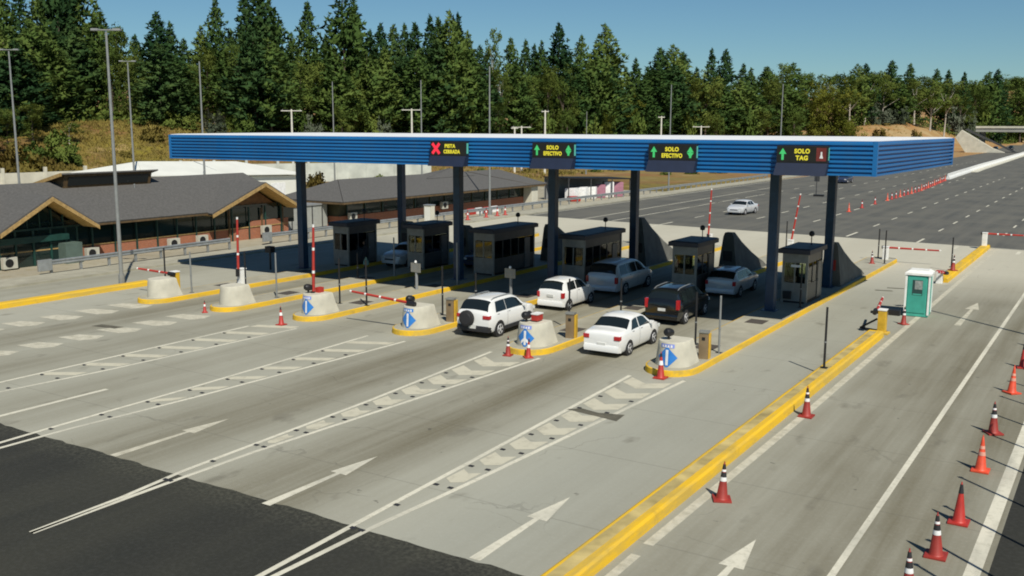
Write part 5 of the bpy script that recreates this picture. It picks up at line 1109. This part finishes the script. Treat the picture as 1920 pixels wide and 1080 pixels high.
P('back', (468, 222, -6, 'pine', 3, 1.), (492, 226, -14, 'pine', 0, 1.1), (514, 230, 6, 'pine', 2, .9), (552, 244, 70, 'pine', 1, .8), (583, 246, 14, 'pine', 4, .8), (615, 250, 72, 'pine', 3, .8), (648, 234, -4, 'pine', 2, 1.15), (668, 238, 2, 'pine', 1, .9), (697, 252, 62, 'pine', 3, .85), (716, 250, 50, 'pine', 0, .8), (740, 252, 52, 'pine', 0, .85), (761, 256, 50, 'pine', 3, .8), (781, 252, 48, 'pine', 0, .85), (808, 254, 34, 'pine', 3, .85), (824, 258, 38, 'pine', 0, .8), (844, 250, 25, 'pine', 2, .95), (860, 262, 30, 'pine', 3, .8), (877, 258, 62, 'pine', 1, .85), (900, 264, 88, 'pine', 3, .8))
P('back', (926, 270, 60, 'gum', 0, .75), (957, 276, 74, 'pine', 4, .7), (985, 278, 78, 'pine', 3, .75), (1001, 284, 86, 'pine', 3, .7), (1014, 280, 80, 'pine', 1, .7), (1046, 284, 47, 'pine', 0, .9), (1066, 296, 98, 'pine', 3, .8), (1088, 292, 70, 'pine', 4, .7), (1106, 300, 104, 'pine', 3, .7), (1131, 296, 50, 'pine', 2, .95), (1150, 306, 110, 'pine', 3, .75), (1172, 312, 128, 'pine', 3, .7), (1190, 312, 112, 'pine', 1, .7), (1212, 322, 128, 'pine', 3, .8))
P('back', (1235, 326, 94, 'pine', 0, 1.05), (1258, 330, 88, 'pine', 2, 1.05), (1277, 332, 102, 'pine', 0, .95), (1303, 344, 130, 'pine', 3, .8), (1330, 352, 96, 'pine', 3, .75), (1356, 356, 98, 'pine', 0, .85), (1390, 372, 124, 'pine', 3, .8), (1404, 378, 132, 'pine', 1, .8), (1434, 392, 130, 'pine', 4, 1.1), (1458, 398, 126, 'gum', 0, 1.), (1482, 404, 124, 'pine', 2, 1.1), (1512, 420, 142, 'olive', 0, .9), (1540, 428, 146, 'gum', 1, .9), (1570, 436, 142, 'olive', 1, .9), (1602, 450, 128, 'pine', 2, .9), (1617, 456, 128, 'pine', 0, .9))
P('back', (1640, 480, 142, 'olive', 0, 1.), (1666, 490, 124, 'pine', 0, 1.), (1700, 500, 130, 'pine', 3, 1.05), (1724, 520, 150, 'olive', 1, 1.), (1750, 530, 140, 'pine', 1, 1.), (1772, 540, 142, 'pine', 3, .9), (1802, 560, 146, 'pine', 3, .9), (1826, 580, 158, 'olive', 0, 1.), (1848, 590, 146, 'pine', 2, 1.2), (1864, 600, 142, 'pine', 0, 1.1), (1890, 640, 160, 'olive', 2, 1.3), (1915, 650, 160, 'olive', 0, 1.4), (1945, 660, 160, 'olive', 1, 1.4), (1878, 900, 152, 'olive', 2, 1.6), (1905, 900, 158, 'olive', 0, 1.8), (1932, 900, 158, 'olive', 1, 1.8))
P('front', (-70, 172, 60, 'pine', 2, 1.1), (-30, 168, 40, 'pine', 0, 1.1), (6, 172, 70, 'pine', 2, 1.1), (38, 168, 96, 'pine', 0, 1.15), (72, 176, 62, 'pine', 2, 1.1), (108, 180, 84, 'pine', 1, 1.2), (146, 194, 60, 'pine', 0, 1.1), (176, 208, 100, 'pine', 2, .9), (214, 212, 92, 'olive', 1, .85), (246, 216, 112, 'olive', 0, .8), (276, 214, 122, 'olive', 2, .8), (304, 208, 92, 'pine', 0, 1.05), (330, 214, 110, 'pine', 2, .9), (358, 218, 124, 'olive', 1, .8), (392, 220, 96, 'olive', 0, .85), (424, 218, 110, 'pine', 4, .8), (446, 216, 88, 'olive', 1, .75), (480, 210, 62, 'pine', 0, 1.2), (508, 212, 80, 'pine', 2, 1.1), (534, 222, 100, 'pine', 3, .9))
P('front', (566, 222, 104, 'olive', 2, .85), (598, 226, 120, 'olive', 0, .9), (630, 222, 92, 'pine', 1, 1.), (660, 224, 136, 'olive', 2, .9), (690, 230, 100, 'pine', 2, 1.), (722, 234, 92, 'pine', 1, 1.), (754, 238, 108, 'pine', 0, 1.), (786, 236, 96, 'pine', 2, 1.05), (822, 238, 78, 'pine', 0, 1.15), (852, 240, 80, 'pine', 2, 1.15), (884, 244, 96, 'pine', 1, 1.05), (912, 252, 120, 'pine', 3, .9), (940, 256, 130, 'gum', 1, .9), (968, 260, 118, 'pine', 1, .9), (996, 266, 138, 'olive', 1, .85), (1026, 266, 122, 'olive', 0, .95), (1056, 270, 120, 'olive', 2, .9), (1086, 276, 126, 'pine', 1, .95), (1116, 280, 104, 'pine', 2, .95), (1144, 288, 128, 'pine', 0, .95), (1172, 296, 176, 'lime', 0, .6), (1204, 300, 150, 'pine', 1, .9))
P('front', (1232, 312, 128, 'pine', 2, 1.1), (1262, 318, 124, 'pine', 0, 1.1), (1290, 324, 142, 'olive', 1, 1.), (1322, 330, 134, 'olive', 2, 1.05), (1352, 338, 150, 'pine', 1, 1.), (1384, 346, 152, 'pine', 2, 1.), (1412, 356, 158, 'pine', 1, 1.), (1440, 362, 150, 'olive', 0, 1.05), (1468, 368, 160, 'pine', 2, 1.), (1498, 374, 156, 'olive', 2, 1.05), (1528, 372, 158, 'lime', 1, .9), (1560, 374, 152, 'lime', 0, 1.), (1592, 440, 152, 'gum', 0, .9), (1622, 452, 146, 'gum', 1, .9), (1654, 462, 148, 'gum', 0, .9), (1684, 470, 158, 'pine', 1, 1.), (1714, 480, 156, 'gum', 1, 1.), (1744, 490, 160, 'gum', 0, 1.), (1772, 500, 158, 'gum', 1, 1.), (1800, 534, 166, 'olive', 2, 1.), (1830, 570, 172, 'olive', 1, 1.), (1858, 605, 172, 'olive', 0, 1.1), (1888, 645, 176, 'olive', 2, 1.1), (1918, 660, 174, 'olive', 1, 1.2))
P('under', (-40, 150, 200, 'olive', 2, 1.), (12, 152, 205, 'olive', 0, .9), (60, 158, 196, 'olive', 1, .9), (128, 160, 224, 'gum', 0, .65), (98, 160, 252, 'bush', 0, 1.), (30, 150, 262, 'drybush', 0, 1.6), (70, 152, 268, 'drybush', 1, 1.6), (182, 206, 204, 'bush', 0, 1.3), (204, 208, 206, 'bush', 1, 1.2), (262, 208, 212, 'bush', 0, 1.2), (318, 206, 208, 'bush', 1, 1.3), (352, 206, 212, 'bush', 0, 1.2), (402, 208, 204, 'greybush', 0, 1.1), (432, 208, 214, 'bush', 1, 1.1), (456, 206, 212, 'bush', 0, 1.3), (232, 190, 276, 'drybush', 0, .8), (285, 198, 236, 'drybush', 0, 1.5))
P('under', (566, 218, 206, 'bush', 0, 1.5), (588, 214, 210, 'greybush', 1, 1.1), (640, 218, 198, 'olive', 0, .6), (700, 226, 210, 'bush', 1, 1.6), (720, 226, 216, 'greybush', 0, 1.1), (872, 238, 200, 'bush', 0, 1.6), (936, 246, 190, 'olive', 1, .6), (1022, 258, 208, 'bush', 1, 1.7), (1064, 262, 204, 'olive', 0, .6), (1110, 268, 214, 'bush', 0, 1.7), (1136, 274, 202, 'lime', 1, .45), (1196, 286, 204, 'bush', 1, 1.7), (1290, 312, 206, 'bush', 0, 1.8), (1344, 322, 206, 'olive', 2, .6), (1400, 340, 200, 'bush', 1, 2.), (1428, 346, 204, 'olive', 1, .6), (1490, 356, 200, 'olive', 0, .65), (1576, 372, 196, 'lime', 1, .6))
P('under', (1636, 456, 192, 'greybush', 0, 2.), (1660, 460, 196, 'greybush', 1, 2.), (1688, 466, 200, 'greybush', 0, 1.8), (1790, 530, 200, 'greybush', 1, 2.4), (1816, 560, 206, 'greybush', 0, 2.4), (1838, 580, 200, 'bush', 1, 2.6), (1862, 610, 198, 'greybush', 1, 2.6), (1888, 640, 200, 'bush', 0, 2.8), (1912, 655, 204, 'bush', 1, 2.8), (1596, 400, 232, 'drybush', 0, 1.8), (1650, 420, 238, 'drybush', 1, 1.8), (1720, 440, 240, 'drybush', 0, 1.8))
P('under', (5, 140, 268, 'drybush', 0, 1.8), (22, 146, 284, 'bush', 1, 1.), (44, 142, 276, 'drybush', 1, 1.7), (58, 148, 258, 'bush', 0, 1.2), (84, 144, 282, 'drybush', 0, 1.5), (112, 150, 240, 'bush', 1, 1.5), (118, 142, 292, 'drybush', 0, 1.2), (405, 205, 222, 'greybush', 1, 1.))
# scrub on the dry ground glimpsed under the canopy
P('field', (590, 150, 316, 'drybush', 0, 1.), (710, 160, 322, 'bush', 0, .6), (745, 170, 316, 'drybush', 1, 1.1), (905, 190, 312, 'bush', 1, .7), (990, 195, 314, 'drybush', 0, 1.3), (1060, 190, 318, 'drybush', 1, 1.3), (1120, 200, 314, 'bush', 0, .8), (1160, 205, 316, 'drybush', 0, 1.4), (1250, 190, 322, 'bush', 1, .7), (1300, 195, 322, 'bush', 0, .8), (1350, 200, 320, 'drybush', 1, 1.2), (1420, 210, 318, 'bush', 1, .9), (1060, 130, 352, 'bush', 0, .9))
SECT = [(200, 'left of tallest lamp post'), (320, 'over dry grass bank'), (550, 'above canopy left end'), (800, 'left of red cross sign'), (1000, 'above red cross sign'), (1220, 'above canopy middle'), (1460, 'above right EFECTIVO sign'), (1640, 'above TAG sign'), (3000, 'near far overpass')]
DESC = {'pine': ('pine', 'pine'), 'olive': ('olive green leafy tree', 'tree'), 'lime': ('yellow green rounded tree', 'tree'), 'gum': ('pale trunked gum tree', 'tree'), 'bush': ('green shrub', 'shrub'), 'greybush': ('grey green shrub', 'shrub'), 'drybush': ('dry brown shrub', 'shrub')}
NAME = {'pine': 'pine_tree', 'olive': 'leafy_tree', 'lime': 'leafy_tree', 'gum': 'gum_tree', 'bush': 'shrub', 'greybush': 'shrub', 'drybush': 'shrub'}
cnt = {}; shade = ['dark green', 'green', 'wide green', 'slim dark', 'sparse']
rnd2 = random.Random(99)
for row, px, dist, ty, kind, var, wf in sorted(TREES, key=lambda q: (q[0], q[1])):
    dist += 34*sm(230, 150, px) if row != 'field' else 0
    x, y = spot(px, dist); z = terrain(x, y)-.15; top = CH+(horizon(px)-ty)/F*dist/ (1.0 if True else 1); h = max(.8, top-z)
    sect = [s for lim, s in SECT if px < lim][0]; d_, cat = DESC[kind]
    if kind == 'pine': d_ = shade[var]+' '+d_
    key = (row, sect, d_); cnt[key] = cnt.get(key, 0)+1
    rowt = {'back': 'in back row', 'front': 'in front row', 'under': 'at forest foot', 'field': 'on dry field'}[row]
    lab = '%s %s from left %s, %s' % (ORD[cnt[key]], d_, rowt, sect)
    o = thing(NAME[kind], lab, cat, (x, y, z), rnd2.uniform(0, 6.28), 'trees and shrubs of the forest edge')
    proto(kind, var); s = h/BASEH[kind, var]; ws = (1.28*wf*max(.6, min(1.3, dist/230))) if kind == 'pine' else (max(s, .5)*wf if kind in ('olive', 'lime', 'gum') else (s+wf)/2)
    if kind in ('olive', 'lime', 'gum'): ws = wf*max(.75, min(1.7, dist/250))
    if 'bush' in kind: ws = wf
    o.scale = (ws, ws, s)
    for nm, me in zip(('crown', 'trunk'), proto(kind, var)):
        q = bpy.data.objects.new(nm, me); COL.objects.link(q); q.parent = o
# far-off wooded hill behind everything on the right reads as one mass
rnd.seed(5); hb = B()
for k in range(900):
    px = rnd.uniform(1560, 2500); d = rnd.uniform(760, 1250); x, y = spot(px, d); z = terrain(x, y); r = rnd.uniform(2, 3.5)
    for q in range(9):
        c = Vector((x+rnd.gauss(0, r*.5), y+rnd.gauss(0, r*.5), z+abs(rnd.gauss(0, r*.8))+1)); d_ = rdir(.6); L = rnd.uniform(2, 4); a = d_.orthogonal().normalized()*L*.4
        hb.f([hb.bm.verts.new(v) for v in (c-a, c+d_*L*.6-a*.6, c+d_*L, c+d_*L*.5+a, c+a)])
tag(hb.build('distant_forest', DARKPINE, normals=False), 'dark far wooded hill at the right edge beyond the overpass', 'forest', kind='stuff')
# dry grass on the bank and the field, one mass
rnd.seed(8); hb = B()
for k in range(9000):
    px = rnd.uniform(60, 640) if k % 3 else rnd.uniform(640, 1700); d0_, d1_ = tab(px, 1), tab(px, 2)
    d = rnd.uniform(d0_-12, d1_+4) if k % 3 else rnd.uniform(d0_-70, d1_); x, y = spot(px, d)
    if x > -60: continue
    z = terrain(x, y); hh = rnd.uniform(.3, .8)
    for q in range(5):
        c = Vector((x+rnd.gauss(0, .3), y+rnd.gauss(0, .3), z-.02)); d_ = Vector((rnd.gauss(0, .45), rnd.gauss(0, .45), 1)).normalized()*hh; a = d_.orthogonal().normalized()*.12; a = Matrix.Rotation(rnd.uniform(0, 6.28), 3, d_) @ a
        hb.f([hb.bm.verts.new(v) for v in (c-a, c+a, c+d_)])
tag(hb.build('dry_grass', DRYGRASS, normals=False), 'dry yellow grass covering the bank and field below the forest', 'grass', kind='stuff')
# undergrowth filling the shade between the trees, one mass
rnd.seed(6); hb = B()
for k in range(2600):
    px = rnd.uniform(-100, 1900); d = tab(px, 2)+rnd.uniform(2, 45); x, y = spot(px, d); z = terrain(x, y); hh = rnd.uniform(.5, 4.5)*(1 if px < 1600 else .8)
    for q in range(8):
        c = Vector((x+rnd.gauss(0, 1.0), y+rnd.gauss(0, 1.0), z+rnd.uniform(0, hh))); d_ = rdir(.4); L = rnd.uniform(.5, 1.1); a = d_.orthogonal().normalized()*L*.4
        hb.f([hb.bm.verts.new(v) for v in (c, c+d_*L*.5+a, c+d_*L, c+d_*L*.5-a)])
tag(hb.build('undergrowth', LEAF, normals=False), 'tangled undergrowth filling the ground between the forest trees', 'undergrowth', kind='stuff')
for pr_ in (CA, CBB, CC, CW):
    if not pr_.get('label'): print('unused cone proto', pr_.name)
